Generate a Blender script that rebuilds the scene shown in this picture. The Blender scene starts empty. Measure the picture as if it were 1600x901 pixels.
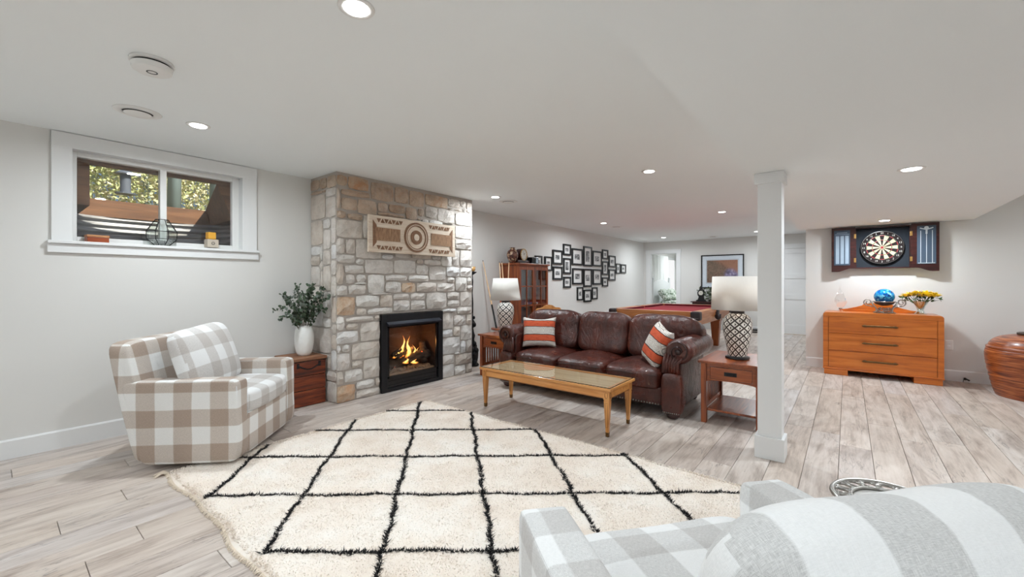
import bpy, bmesh, math, random
import numpy as np
from mathutils import Vector, Matrix, noise
R = random.Random(7)
C = bpy.context.scene.collection
PI = math.pi

# ------------------------------------------------------------------ camera, world, lights
CAM_H = 1.28
cd = bpy.data.cameras.new('camera'); cam = bpy.data.objects.new('camera', cd); C.objects.link(cam)
ANG = math.atan(524 / 655)
cam.location = (0, 0, CAM_H)
cam.rotation_euler = (PI / 2, 0, ANG - PI / 2)
cd.sensor_width = 36; cd.lens = 36 * 655 / 1600; cd.shift_y = -10.5 / 1600
cd.clip_start = 0.02; cd.clip_end = 200
sc = bpy.context.scene
sc.camera = cam
w = bpy.data.worlds.new('world'); sc.world = w; w.use_nodes = True
wn = w.node_tree
sky = wn.nodes.new('ShaderNodeTexSky'); sky.sky_type = 'HOSEK_WILKIE'; sky.turbidity = 3; sky.sun_direction = (0.25, -0.62, 0.74)
wn.links.new(sky.outputs[0], wn.nodes['Background'].inputs[0]); wn.nodes['Background'].inputs[1].default_value = 1.6
sl = bpy.data.lights.new('sun', 'SUN'); so = bpy.data.objects.new('sun', sl); C.objects.link(so)
sl.energy = 9.0; sl.angle = 0.01; sl.color = (1, .95, .82)
so.rotation_euler = Vector((-0.25, 0.62, -0.74)).to_track_quat('-Z', 'Y').to_euler()
sc.view_settings.view_transform = 'Standard'; sc.view_settings.look = 'None'
sc.view_settings.exposure = 0.0; sc.view_settings.gamma = 1.0; sc.view_settings.use_curve_mapping = False
sc.cycles.max_bounces = 10; sc.cycles.diffuse_bounces = 6; sc.cycles.transparent_max_bounces = 12
sc.cycles.caustics_reflective = False; sc.cycles.caustics_refractive = False
sc.cycles.use_denoising = True
LAMP_W = 22.0       # power of one ceiling downlight

# ------------------------------------------------------------------ helpers: naming
def tag(o, label=None, cat=None, group=None, kind=None):
    if label: o['label'] = label
    if cat: o['category'] = cat
    if group: o['group'] = group
    if kind: o['kind'] = kind
    return o
def empty(name, loc=(0, 0, 0), rz=0, label=None, cat=None, group=None, kind=None):
    o = bpy.data.objects.new(name, None); C.objects.link(o)
    o.location = loc; o.rotation_euler = (0, 0, rz); o.empty_display_size = .1
    return tag(o, label, cat, group, kind)
def dup(root, loc, rz=0, label=None, cat=None, group=None):
    r = root.copy(); C.objects.link(r); r.location = loc; r.rotation_euler = (0, 0, rz)
    if label: r['label'] = label
    if group: r['group'] = group
    for ch in list(root.children):
        c_ = ch.copy(); C.objects.link(c_); c_.parent = r
        for g in list(ch.children):
            d = g.copy(); C.objects.link(d); d.parent = c_
    return r

# ------------------------------------------------------------------ helpers: geometry
def rotm(rx=0, ry=0, rz=0):
    return Matrix.Rotation(rz, 3, 'Z') @ Matrix.Rotation(ry, 3, 'Y') @ Matrix.Rotation(rx, 3, 'X')
class MB:
    def __init__(s): s.v = []; s.f = []; s.m = []; s.mi = 0
    def add(s, vs, fs):
        b = len(s.v); s.v += [tuple(p) for p in vs]; s.f += [tuple(i + b for i in f) for f in fs]; s.m += [s.mi] * len(fs)
    def box(s, c, d, rot=None, taper=1.0):
        hx, hy, hz = d[0] / 2, d[1] / 2, d[2] / 2; P = []
        for z in (-1, 1):
            t = taper if z < 0 else 1
            for x, y in ((-1, -1), (1, -1), (1, 1), (-1, 1)):
                p = Vector((x * hx * t, y * hy * t, z * hz))
                if rot is not None: p = rot @ p
                P.append((p.x + c[0], p.y + c[1], p.z + c[2]))
        s.add(P, [(3, 2, 1, 0), (4, 5, 6, 7), (0, 1, 5, 4), (1, 2, 6, 5), (2, 3, 7, 6), (3, 0, 4, 7)]); return s
    def bb(s, x0, x1, y0, y1, z0, z1): return s.box(((x0 + x1) / 2, (y0 + y1) / 2, (z0 + z1) / 2), (x1 - x0, y1 - y0, z1 - z0))
    def cyl(s, p0, p1, r0, r1=None, n=16, caps=True):
        if r1 is None: r1 = r0
        p0 = Vector(p0); p1 = Vector(p1); d = (p1 - p0).normalized()
        u = d.orthogonal().normalized(); v = d.cross(u); P = []
        for p, r in ((p0, r0), (p1, r1)):
            for i in range(n):
                a = 2 * PI * i / n; P.append(p + u * r * math.cos(a) + v * r * math.sin(a))
        F = [(i, (i + 1) % n, n + (i + 1) % n, n + i) for i in range(n)]
        if caps: F += [tuple(range(n - 1, -1, -1)), tuple(range(n, 2 * n))]
        s.add(P, F); return s
    def lathe(s, prof, c=(0, 0, 0), n=24, cap=True):
        P = []
        for r, z in prof:
            for i in range(n):
                a = 2 * PI * i / n; P.append((c[0] + r * math.cos(a), c[1] + r * math.sin(a), c[2] + z))
        F = []
        for k in range(len(prof) - 1):
            for i in range(n): F.append((k * n + i, k * n + (i + 1) % n, (k + 1) * n + (i + 1) % n, (k + 1) * n + i))
        if cap: F += [tuple(range(n - 1, -1, -1)), tuple(range((len(prof) - 1) * n, len(prof) * n))]
        s.add(P, F); return s
    def tube(s, pts, r, n=8, caps=True, closed=False):
        pts = [Vector(p) for p in pts]; N = len(pts); P = []; up = None
        for i, p in enumerate(pts):
            if closed: d = pts[(i + 1) % N] - pts[i - 1]
            else: d = pts[min(i + 1, N - 1)] - pts[max(i - 1, 0)]
            d.normalize()
            if up is None: up = d.orthogonal().normalized()
            u = (up - d * up.dot(d)); u = u.normalized() if u.length > 1e-6 else d.orthogonal().normalized(); up = u; v = d.cross(u)
            rr = r[i] if isinstance(r, (list, tuple)) else r
            for k in range(n):
                a = 2 * PI * k / n; P.append(p + u * rr * math.cos(a) + v * rr * math.sin(a))
        F = []
        for i in range(N if closed else N - 1):
            j = (i + 1) % N
            for k in range(n): F.append((i * n + k, i * n + (k + 1) % n, j * n + (k + 1) % n, j * n + k))
        if caps and not closed: F += [tuple(range(n - 1, -1, -1)), tuple(range((N - 1) * n, N * n))]
        s.add(P, F); return s
    def prism(s, poly, a, b, axis='x'):
        """poly: 2-D outline, extruded from a to b along axis (x: poly is (y,z); y: (x,z); z: (x,y))"""
        n = len(poly); P = []
        for t in (a, b):
            for p, q in poly: P.append({'x': (t, p, q), 'y': (p, t, q), 'z': (p, q, t)}[axis])
        F = [(i, (i + 1) % n, n + (i + 1) % n, n + i) for i in range(n)] + [tuple(range(n - 1, -1, -1)), tuple(range(n, 2 * n))]
        s.add(P, F); return s
    def sphere(s, c, r, n=14, m=8, sc_=(1, 1, 1)):
        prof = [(r * math.sin(PI * k / m) + 1e-5, -r * math.cos(PI * k / m)) for k in range(m + 1)]
        b = len(s.v); s.lathe(prof, (0, 0, 0), n)
        s.v[b:] = [(x * sc_[0] + c[0], y * sc_[1] + c[1], z * sc_[2] + c[2]) for x, y, z in s.v[b:]]; return s
    def superbox(s, c, d, p=7, n=8, rot=None, crown=0, fn=None):
        """rounded, optionally crowned box"""
        hx, hy, hz = d[0] / 2, d[1] / 2, d[2] / 2; idx = {}; P = []; F = []
        def vid(i, j, k):
            if (i, j, k) in idx: return idx[(i, j, k)]
            q = Vector((2 * i / n - 1, 2 * j / n - 1, 2 * k / n - 1))
            q = Vector([math.copysign(math.sin(abs(t) * PI / 2) ** .8, t) for t in q])
            L = (abs(q.x) ** p + abs(q.y) ** p + abs(q.z) ** p) ** (1 / p); u = q / L
            x, y, z = u.x * hx, u.y * hy, u.z * hz
            z += crown * (1 - u.x ** 2) * (1 - u.y ** 2) * (1 if u.z > 0 else -.25) * abs(u.z)
            v = Vector((x, y, z))
            if fn: v = Vector(fn(v, u))
            if rot is not None: v = rot @ v
            idx[(i, j, k)] = len(P); P.append((v.x + c[0], v.y + c[1], v.z + c[2])); return idx[(i, j, k)]
        for a in range(n):
            for b in range(n):
                F.append((vid(a, b, 0), vid(a, b + 1, 0), vid(a + 1, b + 1, 0), vid(a + 1, b, 0)))
                F.append((vid(a, b, n), vid(a + 1, b, n), vid(a + 1, b + 1, n), vid(a, b + 1, n)))
                F.append((vid(a, 0, b), vid(a + 1, 0, b), vid(a + 1, 0, b + 1), vid(a, 0, b + 1)))
                F.append((vid(a, n, b), vid(a, n, b + 1), vid(a + 1, n, b + 1), vid(a + 1, n, b)))
                F.append((vid(0, a, b), vid(0, a, b + 1), vid(0, a + 1, b + 1), vid(0, a + 1, b)))
                F.append((vid(n, a, b), vid(n, a + 1, b), vid(n, a + 1, b + 1), vid(n, a, b + 1)))
        s.add(P, F); return s
    def build(s, name, mat, parent=None, smooth=False, bevel=0, seg=2, uv=None, loc=None, **t):
        me = bpy.data.meshes.new(name); me.from_pydata(s.v, [], s.f)
        for m in (mat if isinstance(mat, (list, tuple)) else [mat]): me.materials.append(m)
        if isinstance(mat, (list, tuple)): me.polygons.foreach_set('material_index', s.m)
        if smooth:
            me.polygons.foreach_set('use_smooth', [True] * len(me.polygons))
            if smooth == 'auto': me.set_sharp_from_angle(angle=math.radians(38))
        if uv: boxuv(me, uv)
        me.update()
        o = bpy.data.objects.new(name, me); C.objects.link(o)
        if parent: o.parent = parent
        if loc: o.location = loc
        if bevel:
            b = o.modifiers.new('bevel', 'BEVEL'); b.width = bevel; b.segments = seg; b.limit_method = 'ANGLE'; b.angle_limit = math.radians(40)
        if t: tag(o, t.get('label'), t.get('cat'), t.get('group'), t.get('kind'))
        return o
def boxuv(me, mode='box'):
    l = me.uv_layers.new(name='uv'); me.update(); V = me.vertices
    for p in me.polygons:
        n = p.normal
        for li in p.loop_indices:
            co = V[me.loops[li].vertex_index].co
            if mode == 'xz': q = (co.x, co.z)
            elif abs(n.z) > .62: q = (co.x, co.y)
            elif abs(n.y) > abs(n.x): q = (co.x, co.z)
            else: q = (co.y, co.z)
            l.data[li].uv = q

# ------------------------------------------------------------------ helpers: materials
def srgb(r, g=None, b=None):
    if g is None: g = b = r
    f = lambda x: (x / 255 / 12.92) if x / 255 <= .04045 else ((x / 255 + .055) / 1.055) ** 2.4
    return (f(r), f(g), f(b), 1)
class N:
    """tiny node graph helper"""
    def __init__(s, name):
        s.mat = bpy.data.materials.new(name); s.mat.use_nodes = True; s.t = s.mat.node_tree
        s.b = s.t.nodes['Principled BSDF']; s.out = s.t.nodes['Material Output']
    def n(s, kind, **kw):
        nd = s.t.nodes.new('ShaderNode' + kind)
        for k, v in kw.items(): setattr(nd, k, v)
        return nd
    def L(s, a, b): s.t.links.new(a, b)
    def coord(s, which='Object'): return s.n('TexCoord').outputs[which]
    def pos(s): return s.n('NewGeometry').outputs['Position']
    def mapping(s, v, sc_=(1, 1, 1), loc=(0, 0, 0), rot=(0, 0, 0)):
        m = s.n('Mapping'); s.L(v, m.inputs[0]); m.inputs['Scale'].default_value = sc_; m.inputs['Location'].default_value = loc; m.inputs['Rotation'].default_value = rot
        return m.outputs[0]
    def noise(s, v, scale=5, detail=4, rough=.55, dist=0):
        m = s.n('TexNoise'); s.L(v, m.inputs['Vector']); m.inputs['Scale'].default_value = scale; m.inputs['Detail'].default_value = detail
        m.inputs['Roughness'].default_value = rough; m.inputs['Distortion'].default_value = dist; return m.outputs['Fac']
    def ramp(s, f, stops, interp='LINEAR'):
        m = s.n('ValToRGB'); s.L(f, m.inputs[0]); e = m.color_ramp.elements; m.color_ramp.interpolation = interp
        while len(e) < len(stops): e.new(.5)
        for el, (p, c_) in zip(e, stops): el.position = p; el.color = c_ if isinstance(c_, tuple) else (c_, c_, c_, 1)
        return m.outputs[0]
    def math(s, op, a, b=None, c_=None):
        m = s.n('Math', operation=op)
        for i, x in enumerate((a, b, c_)):
            if x is None: continue
            if isinstance(x, (int, float)): m.inputs[i].default_value = x
            else: s.L(x, m.inputs[i])
        return m.outputs[0]
    def mix(s, f, a, b, mode='MIX'):
        m = s.n('MixRGB', blend_type=mode)
        for i, x in enumerate((f, a, b)):
            if isinstance(x, (int, float)): m.inputs[i].default_value = x
            elif isinstance(x, tuple): m.inputs[i].default_value = x
            else: s.L(x, m.inputs[i])
        return m.outputs[0]
    def sep(s, v):
        m = s.n('SeparateXYZ'); s.L(v, m.inputs[0]); return m.outputs
    def comb(s, x, y, z=0):
        m = s.n('CombineXYZ')
        for i, q in enumerate((x, y, z)):
            if isinstance(q, (int, float)): m.inputs[i].default_value = q
            else: s.L(q, m.inputs[i])
        return m.outputs[0]
    def bump(s, h, strength=.3, dist=.01):
        m = s.n('Bump'); s.L(h, m.inputs['Height']); m.inputs['Strength'].default_value = strength; m.inputs['Distance'].default_value = dist
        s.L(m.outputs[0], s.b.inputs['Normal']); return s
    def set(s, color=None, rough=None, metal=None, **kw):
        if color is not None:
            if isinstance(color, tuple): s.b.inputs['Base Color'].default_value = color
            else: s.L(color, s.b.inputs['Base Color'])
        if rough is not None:
            if isinstance(rough, (int, float)): s.b.inputs['Roughness'].default_value = rough
            else: s.L(rough, s.b.inputs['Roughness'])
        if metal is not None: s.b.inputs['Metallic'].default_value = metal
        for k, v in kw.items(): s.b.inputs[k.replace('_', ' ')].default_value = v
        return s.mat
def plain(name, col, rough=.5, metal=0, var=.06, scale=18, bump=0, **kw):
    g = N(name); v = g.coord(); f = g.noise(v, scale, 3)
    c_ = g.mix(f, tuple(x * (1 - var) for x in col[:3]) + (1,), tuple(min(1, x * (1 + var)) for x in col[:3]) + (1,))
    if bump: g.bump(f, bump, .004)
    return g.set(c_, rough, metal, **kw)
def wood(name, dark, mid, light, axis=0, scale=1.0, rough=.35, knots=0.0, coat=0.0):
    g = N(name); v = g.coord()
    s_ = [9, 9, 9]; s_[axis] = .9
    m = g.mapping(v, tuple(q * scale for q in s_))
    f = g.noise(m, 2.2, 8, .62, .6)
    s2 = [60, 60, 60]; s2[axis] = 2.0
    f2 = g.noise(g.mapping(v, tuple(q * scale for q in s2)), 1.5, 4, .6)
    ff = g.math('ADD', g.math('MULTIPLY', f, .75), g.math('MULTIPLY', f2, .25))
    c_ = g.ramp(ff, [(.34, dark), (.5, mid), (.66, light)])
    g.bump(ff, .06, .002)
    return g.set(c_, rough, 0, Coat_Weight=coat, Coat_Roughness=.12)
def glass(name, col=(1, 1, 1, 1), rough=0.0, alpha=.12, tint=None):
    """thin architectural glass: mostly transparent with a mirror share by angle"""
    g = N(name); t = g.t
    tr = g.n('BsdfTransparent'); tr.inputs[0].default_value = tint or (1, 1, 1, 1)
    gl = g.n('BsdfGlossy'); gl.inputs[0].default_value = (1, 1, 1, 1); gl.inputs['Roughness'].default_value = rough
    fr = g.n('Fresnel'); fr.inputs[0].default_value = 1.5
    front = g.math('SUBTRACT', 1.0, g.n('NewGeometry').outputs['Backfacing'])
    f = g.math('MULTIPLY', g.math('ADD', fr.outputs[0], alpha * .3), front)
    mx = g.n('MixShader'); g.L(f, mx.inputs[0]); g.L(tr.outputs[0], mx.inputs[1]); g.L(gl.outputs[0], mx.inputs[2]); g.L(mx.outputs[0], g.out.inputs[0])
    return g.mat
def emit(name, col, strength):
    g = N(name); e = g.n('Emission'); e.inputs[0].default_value = col; e.inputs[1].default_value = strength
    g.L(e.outputs[0], g.out.inputs[0]); return g.mat

M = {}
M['wall'] = plain('wall_paint', srgb(220, 219, 216), .85, var=.01, scale=3)
M['ceiling'] = plain('ceiling_paint', srgb(239, 243, 244), .9, var=.01, scale=2)
M['trim'] = plain('trim_paint', srgb(228, 229, 229), .45, var=.01)
M['white_plastic'] = plain('white_plastic', srgb(232, 232, 230), .4, var=.01)
M['black_metal'] = plain('black_metal', srgb(26, 26, 29), .45, .3)
M['black_gloss'] = plain('black_gloss', srgb(16, 16, 19), .22, 0)
M['iron'] = plain('dark_iron', srgb(30, 29, 31), .6, .4, bump=.3)
M['chrome'] = plain('pewter', srgb(170, 168, 164), .3, .9)
M['bronze'] = plain('bronze', srgb(112, 84, 52), .38, .8)
M['brass'] = plain('brass', srgb(190, 150, 90), .35, .85)
M['white_ceramic'] = plain('white_ceramic', srgb(236, 236, 234), .35, bump=.05)
M['glass'] = glass('clear_glass', alpha=.2)
M['cherry'] = wood('cherry_wood', srgb(82, 32, 10), srgb(140, 66, 26), srgb(170, 90, 42), 0, 1, .3, coat=.4)
M['cherry_z'] = wood('cherry_wood_upright', srgb(80, 31, 10), srgb(136, 63, 25), srgb(166, 87, 41), 2, 1, .32, coat=.3)
M['cherry_y'] = wood('cherry_wood_cross', srgb(82, 32, 10), srgb(140, 66, 26), srgb(170, 90, 42), 1, 1, .3, coat=.4)
M['honey_y'] = wood('honey_wood', srgb(178, 112, 50), srgb(206, 143, 78), srgb(222, 163, 97), 1, 1, .33, coat=.3)
M['honey_z'] = wood('honey_wood_upright', srgb(176, 110, 50), srgb(206, 143, 78), srgb(222, 163, 97), 2, 1, .33, coat=.3)
M['orange_y'] = wood('dresser_wood', srgb(168, 82, 18), srgb(204, 110, 32), srgb(220, 130, 50), 1, .8, .3, coat=.3)
M['oak_x'] = wood('pool_oak', srgb(138, 82, 42), srgb(178, 114, 66), srgb(198, 138, 88), 0, .8, .35)
M['oak_y'] = wood('pool_oak_cross', srgb(138, 82, 42), srgb(178, 114, 66), srgb(198, 138, 88), 1, .8, .35)
M['trunk'] = wood('trunk_wood', srgb(52, 20, 9), srgb(116, 48, 20), srgb(158, 80, 38), 0, 1.1, .4)
M['brown_box'] = wood('red_brown_wood', srgb(96, 38, 16), srgb(150, 68, 30), srgb(178, 92, 48), 0, 3, .35)
M['well_wood'] = wood('window_well_wood', srgb(84, 54, 34), srgb(114, 78, 50), srgb(136, 96, 64), 0, .9, .7)
M['dark_wood'] = wood('mahogany', srgb(28, 9, 9), srgb(52, 18, 17), srgb(70, 28, 24), 1, 1, .3, coat=.3)
M['cue'] = wood('maple', srgb(196, 154, 112), srgb(218, 182, 142), srgb(228, 198, 164), 2, 1, .35)

# floor planks: each plank mesh carries its own random value 'rnd'
def plank_mat():
    g = N('plank_floor'); p = g.pos()
    at = g.n('Attribute', attribute_name='rnd'); r = at.outputs['Fac']
    off = g.comb(g.math('MULTIPLY', r, 37.0), g.math('MULTIPLY', r, 91.0), 0)
    va = g.n('VectorMath', operation='ADD'); g.L(p, va.inputs[0]); g.L(off, va.inputs[1]); v = va.outputs[0]
    f = g.noise(g.mapping(v, (1.3, 12, 1)), 1.0, 9, .68, .8)
    f2 = g.noise(g.mapping(v, (2.6, 75, 1)), 1.0, 3, .6, .2)
    big = g.noise(g.mapping(v, (1.0, 4.2, 1)), 1.3, 3, .5, 1.2)
    blot = g.noise(g.mapping(v, (.8, 3.2, 1)), 1.8, 5, .6, 1.6)
    k = g.math('ADD', g.math('ADD', g.math('MULTIPLY', f, .42), g.math('MULTIPLY', f2, .13)), g.math('MULTIPLY', blot, .45))
    c_ = g.ramp(k, [(.33, srgb(140, 128, 120)), (.43, srgb(180, 171, 165)), (.51, srgb(204, 197, 192)), (.62, srgb(219, 215, 212))])
    # thin dark crack lines following the figure
    cr = g.math('ABSOLUTE', g.math('SUBTRACT', g.noise(g.mapping(v, (.9, 6.5, 1)), 1.6, 5, .55, 1.5), .5))
    crk = g.ramp(cr, [(0, .52), (.010, .93), (.03, 1.0)])
    msk = g.ramp(big, [(.46, 0.0), (.56, 1.0)])
    c_ = g.mix(msk, c_, g.mix(1, c_, crk, 'MULTIPLY'))
    tone = g.ramp(r, [(0, srgb(240, 230, 220)), (.3, srgb(252, 248, 244)), (.55, srgb(243, 233, 224)), (.8, srgb(243, 242, 243)), (1, srgb(236, 226, 219))])
    c_ = g.mix(1, c_, tone, 'MULTIPLY')
    g.bump(k, .08, .003)
    return g.set(c_, g.ramp(k, [(0, .5), (1, .36)]), 0, Specular_IOR_Level=.4)
M['plank'] = plank_mat()
M['subfloor'] = plain('joint_shadow_board', srgb(96, 84, 74), .9)

def stone_mat(name, a, b, c_, orange=0.0):
    g = N(name); p = g.pos()
    oi = g.n('ObjectInfo').outputs['Random']
    va = g.n('VectorMath', operation='ADD'); g.L(p, va.inputs[0]); g.L(g.comb(g.math('MULTIPLY', oi, 31.0), oi, g.math('MULTIPLY', oi, 17.0)), va.inputs[1]); v = va.outputs[0]
    f = g.noise(v, 6, 8, .65, .3); f2 = g.noise(v, 34, 8, .75, .2)
    k = g.math('ADD', g.math('MULTIPLY', f, .7), g.math('MULTIPLY', f2, .3))
    col = g.ramp(k, [(.3, a), (.5, b), (.7, c_)])
    if orange: col = g.mix(g.ramp(g.noise(v, 9, 5, .6, .8), [(.45, 0.0), (.68, orange)]), col, srgb(196, 148, 108))
    tone = g.ramp(oi, [(0, srgb(226, 220, 214)), (.35, srgb(255, 253, 250)), (.6, srgb(238, 230, 222)), (1, srgb(250, 252, 255))])
    col = g.mix(1, col, tone, 'MULTIPLY')
    g.bump(g.math('ADD', f2, g.math('MULTIPLY', f, 1.6)), .6, .014)
    return g.set(col, .88)
M['stone_white'] = stone_mat('limestone_white', srgb(186, 184, 181), srgb(220, 219, 217), srgb(236, 236, 235))
M['stone_cream'] = stone_mat('limestone_cream', srgb(178, 172, 165), srgb(213, 208, 202), srgb(230, 227, 223), .12)
M['stone_tan'] = stone_mat('limestone_tan', srgb(158, 142, 126), srgb(196, 180, 164), srgb(214, 200, 186), .3)
M['stone_orange'] = stone_mat('limestone_rust', srgb(170, 148, 126), srgb(208, 190, 170), srgb(224, 212, 198), .7)
M['mortar'] = plain('mortar', srgb(176, 168, 160), .95, var=.1, scale=40, bump=.5)

def plaid(name, white, mid, dark, per=.24, warp=1.0, duty=.5, off=(0, 0)):
    g = N(name); uv = g.n('UVMap', uv_map='uv').outputs[0]; x, y, _ = g.sep(uv)
    wob = g.math('MULTIPLY', g.math('SUBTRACT', g.noise(uv, 4, 2), .5), .012)
    def stripe(q, o):
        t = g.math('FRACT', g.math('DIVIDE', g.math('ADD', g.math('ADD', q, wob), 50 * per + o), per))
        return g.ramp(g.math('ABSOLUTE', g.math('SUBTRACT', t, .5)), [(duty / 2 - .012, 1.0), (duty / 2 + .012, 0.0)])
    a = stripe(x, off[0]); b = g.math('MULTIPLY', stripe(y, off[1]), warp)
    s_ = g.math('MULTIPLY', g.math('ADD', a, b), .5)
    c_ = g.ramp(s_, [(0, white), (.5, mid), (1, dark)])
    w1 = g.noise(g.mapping(uv, (900, 90, 1)), 1, 2, .5); w2 = g.noise(g.mapping(uv, (90, 900, 1)), 1, 2, .5)
    wv = g.math('MULTIPLY', g.math('ADD', w1, w2), .5)
    c_ = g.mix(g.ramp(s_, [(0, .25), (.5, .9)]), c_, g.mix(1, c_, g.ramp(wv, [(.36, .72), (.62, 1.12)]), 'MULTIPLY'))
    wr = g.noise(g.coord(), 7, 4, .55, .6)
    g.bump(g.math('ADD', g.math('MULTIPLY', wv, .12), g.math('MULTIPLY', wr, 1.2)), .35, .02)
    return g.set(c_, .92, 0, Sheen_Weight=.15)
M['plaid_brown'] = plaid('brown_check_linen', srgb(226, 226, 224), srgb(196, 186, 177), srgb(166, 148, 134), .235)
M['plaid_grey'] = plaid('grey_check_linen', srgb(240, 241, 241), srgb(220, 220, 219), srgb(202, 200, 198), .235)
M['stripe_grey'] = plaid('grey_stripe_linen', srgb(240, 241, 241), srgb(214, 214, 213), srgb(210, 209, 208), .27, warp=.12, off=(.06, 0))
M['plaid_top'] = plaid('pale_check_linen', srgb(228, 229, 229), srgb(206, 203, 200), srgb(188, 182, 177), .235)

def leather():
    g = N('brown_leather'); v = g.coord()
    f = g.noise(v, 5, 5, .6, .5); fine = g.noise(v, 160, 3)
    wr = g.noise(g.mapping(v, (1, 1, .45)), 11, 5, .62, 1.4)
    c_ = g.ramp(g.math('ADD', g.math('MULTIPLY', f, .7), g.math('MULTIPLY', wr, .3)), [(.3, srgb(42, 16, 12)), (.5, srgb(72, 31, 23)), (.72, srgb(104, 50, 37))])
    g.bump(g.math('ADD', g.math('MULTIPLY', fine, .04), g.math('MULTIPLY', g.ramp(wr, [(.3, 0.0), (.7, 1.0)]), 1.0)), .34, .018)
    return g.set(c_, g.ramp(f, [(.3, .36), (.7, .24)]), 0, Specular_IOR_Level=.6)
M['leather'] = leather()
M['leather_seam'] = plain('leather_piping', srgb(42, 20, 17), .4)

def lamp_pattern(name, dark, u_n, v_n, solid):
    TH = .37 if solid else .40
    g = N(name); uv = g.n('UVMap', uv_map='uv').outputs[0]; x, y, _ = g.sep(uv)
    X = g.math('MULTIPLY', x, u_n); Y_ = g.math('MULTIPLY', y, v_n)
    a = g.math('FRACT', g.math('ADD', g.math('ADD', X, Y_), 40)); b = g.math('FRACT', g.math('ADD', g.math('SUBTRACT', X, Y_), 40))
    da = g.math('ABSOLUTE', g.math('SUBTRACT', a, .5)); db = g.math('ABSOLUTE', g.math('SUBTRACT', b, .5))
    line = g.math('MAXIMUM', g.math('GREATER_THAN', da, TH), g.math('GREATER_THAN', db, TH))
    inner = g.math('MULTIPLY', g.math('LESS_THAN', da, .20 if solid else .12), g.math('LESS_THAN', db, .20 if solid else .12))
    if solid:   # only the right-hand half of the inner diamond, and white line in the dark lattice
        inner = g.math('MULTIPLY', inner, g.math('GREATER_THAN', g.math('ADD', a, b), 1.0))
        half = g.math('GREATER_THAN', g.math('FRACT', g.math('ADD', g.math('MULTIPLY', X, 1.0), .25)), .0)
    k = g.math('MAXIMUM', line, inner)
    c_ = g.mix(k, srgb(232, 228, 220), dark)
    g.bump(k, .2, -.003)
    return g.set(c_, .35)
M['lamp_brown'] = lamp_pattern('ceramic_brown_lattice', srgb(58, 46, 40), 10, 7.4, True)
M['lamp_black'] = lamp_pattern('ceramic_black_lattice', srgb(30, 30, 34), 8, 6.0, False)
def shade_mat():
    g = N('lampshade_linen'); v = g.coord(); f = g.noise(g.mapping(v, (200, 200, 30)), 1, 2)
    d = g.n('BsdfDiffuse'); t = g.n('BsdfTranslucent'); c_ = g.mix(f, srgb(232, 229, 224), srgb(240, 238, 234)); g.L(c_, d.inputs[0]); g.L(c_, t.inputs[0])
    m = g.n('MixShader'); m.inputs[0].default_value = .38; g.L(d.outputs[0], m.inputs[1]); g.L(t.outputs[0], m.inputs[2]); g.L(m.outputs[0], g.out.inputs[0]); return g.mat
M['shade'] = shade_mat()

# ------------------------------------------------------------------ the setting
XF, YL, HC, HB = 12.2, 4.74, 2.44, 2.07     # far wall, left wall, ceiling, bulkhead height
XB, YR = -2.6, -4.6                         # walls behind the camera
floor = empty('floor', (0, 0, 0), kind='structure')
MB().bb(XB - .1, 16.0, YR - .1, 6.6, -.12, -.012).build('subfloor', M['subfloor'], floor)
def plank_mesh(L, w_, rnd, nm='plank'):
    m = MB(); e = .0016; h = .0125
    x0, x1, y0, y1 = .0012, L - .0012, .0012, w_ - .0012
    P = [(x0, y0, -h), (x1, y0, -h), (x1, y1, -h), (x0, y1, -h), (x0, y0, -e), (x1, y0, -e), (x1, y1, -e), (x0, y1, -e),
         (x0 + e, y0 + e, 0), (x1 - e, y0 + e, 0), (x1 - e, y1 - e, 0), (x0 + e, y1 - e, 0)]
    F = [(0, 1, 5, 4), (1, 2, 6, 5), (2, 3, 7, 6), (3, 0, 4, 7), (4, 5, 9, 8), (5, 6, 10, 9), (6, 7, 11, 10), (7, 4, 8, 11), (8, 9, 10, 11)]
    return P, F
PW, PL = .1916, 1.83
variants = []
for i in range(24):
    P, F = plank_mesh(PL, PW, 0); me = bpy.data.meshes.new('plank'); me.from_pydata(P, [], F); me.materials.append(M['plank'])
    a = me.attributes.new('rnd', 'FLOAT', 'FACE'); a.data.foreach_set('value', [(i + .5) / 24] * len(F)); variants.append(me)
cosA, sinA = math.cos(ANG), math.sin(ANG)
cand = []
y0 = -.1435
k0 = int((YR - y0) / PW) - 1
for k in range(k0, 60):
    y = y0 + k * PW
    if y < YR - .001: continue
    if y > 6.3: break
    xlim = 15.8 if y > 3.0 else XF
    xs = XB - R.random() * PL
    if y > YL - .05: xs = XF + .1 - R.random() * PL
    lo = XB if y <= YL - .05 else XF + .1
    while xs < xlim:
        a, b = max(xs, lo), min(xs + PL, xlim); ya, yb = y, min(y + PW, YL if y < YL - .05 else 9)
        if b - a > .05:
            cx, cy = (a + b) / 2, (ya + yb) / 2
            d = cosA * cx + sinA * cy; r_ = sinA * cx - cosA * cy
            vis = d > .25 and abs(r_ / d) < 1.45 and cy < 5.3 and not (cx > 7.8 and cy < .45)
            cand.append(((1 / d ** 3 if vis else -1), a, b, ya, yb))
        xs += PL
cand.sort(key=lambda t: -t[0])
rest = MB(); rest_r = []
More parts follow.
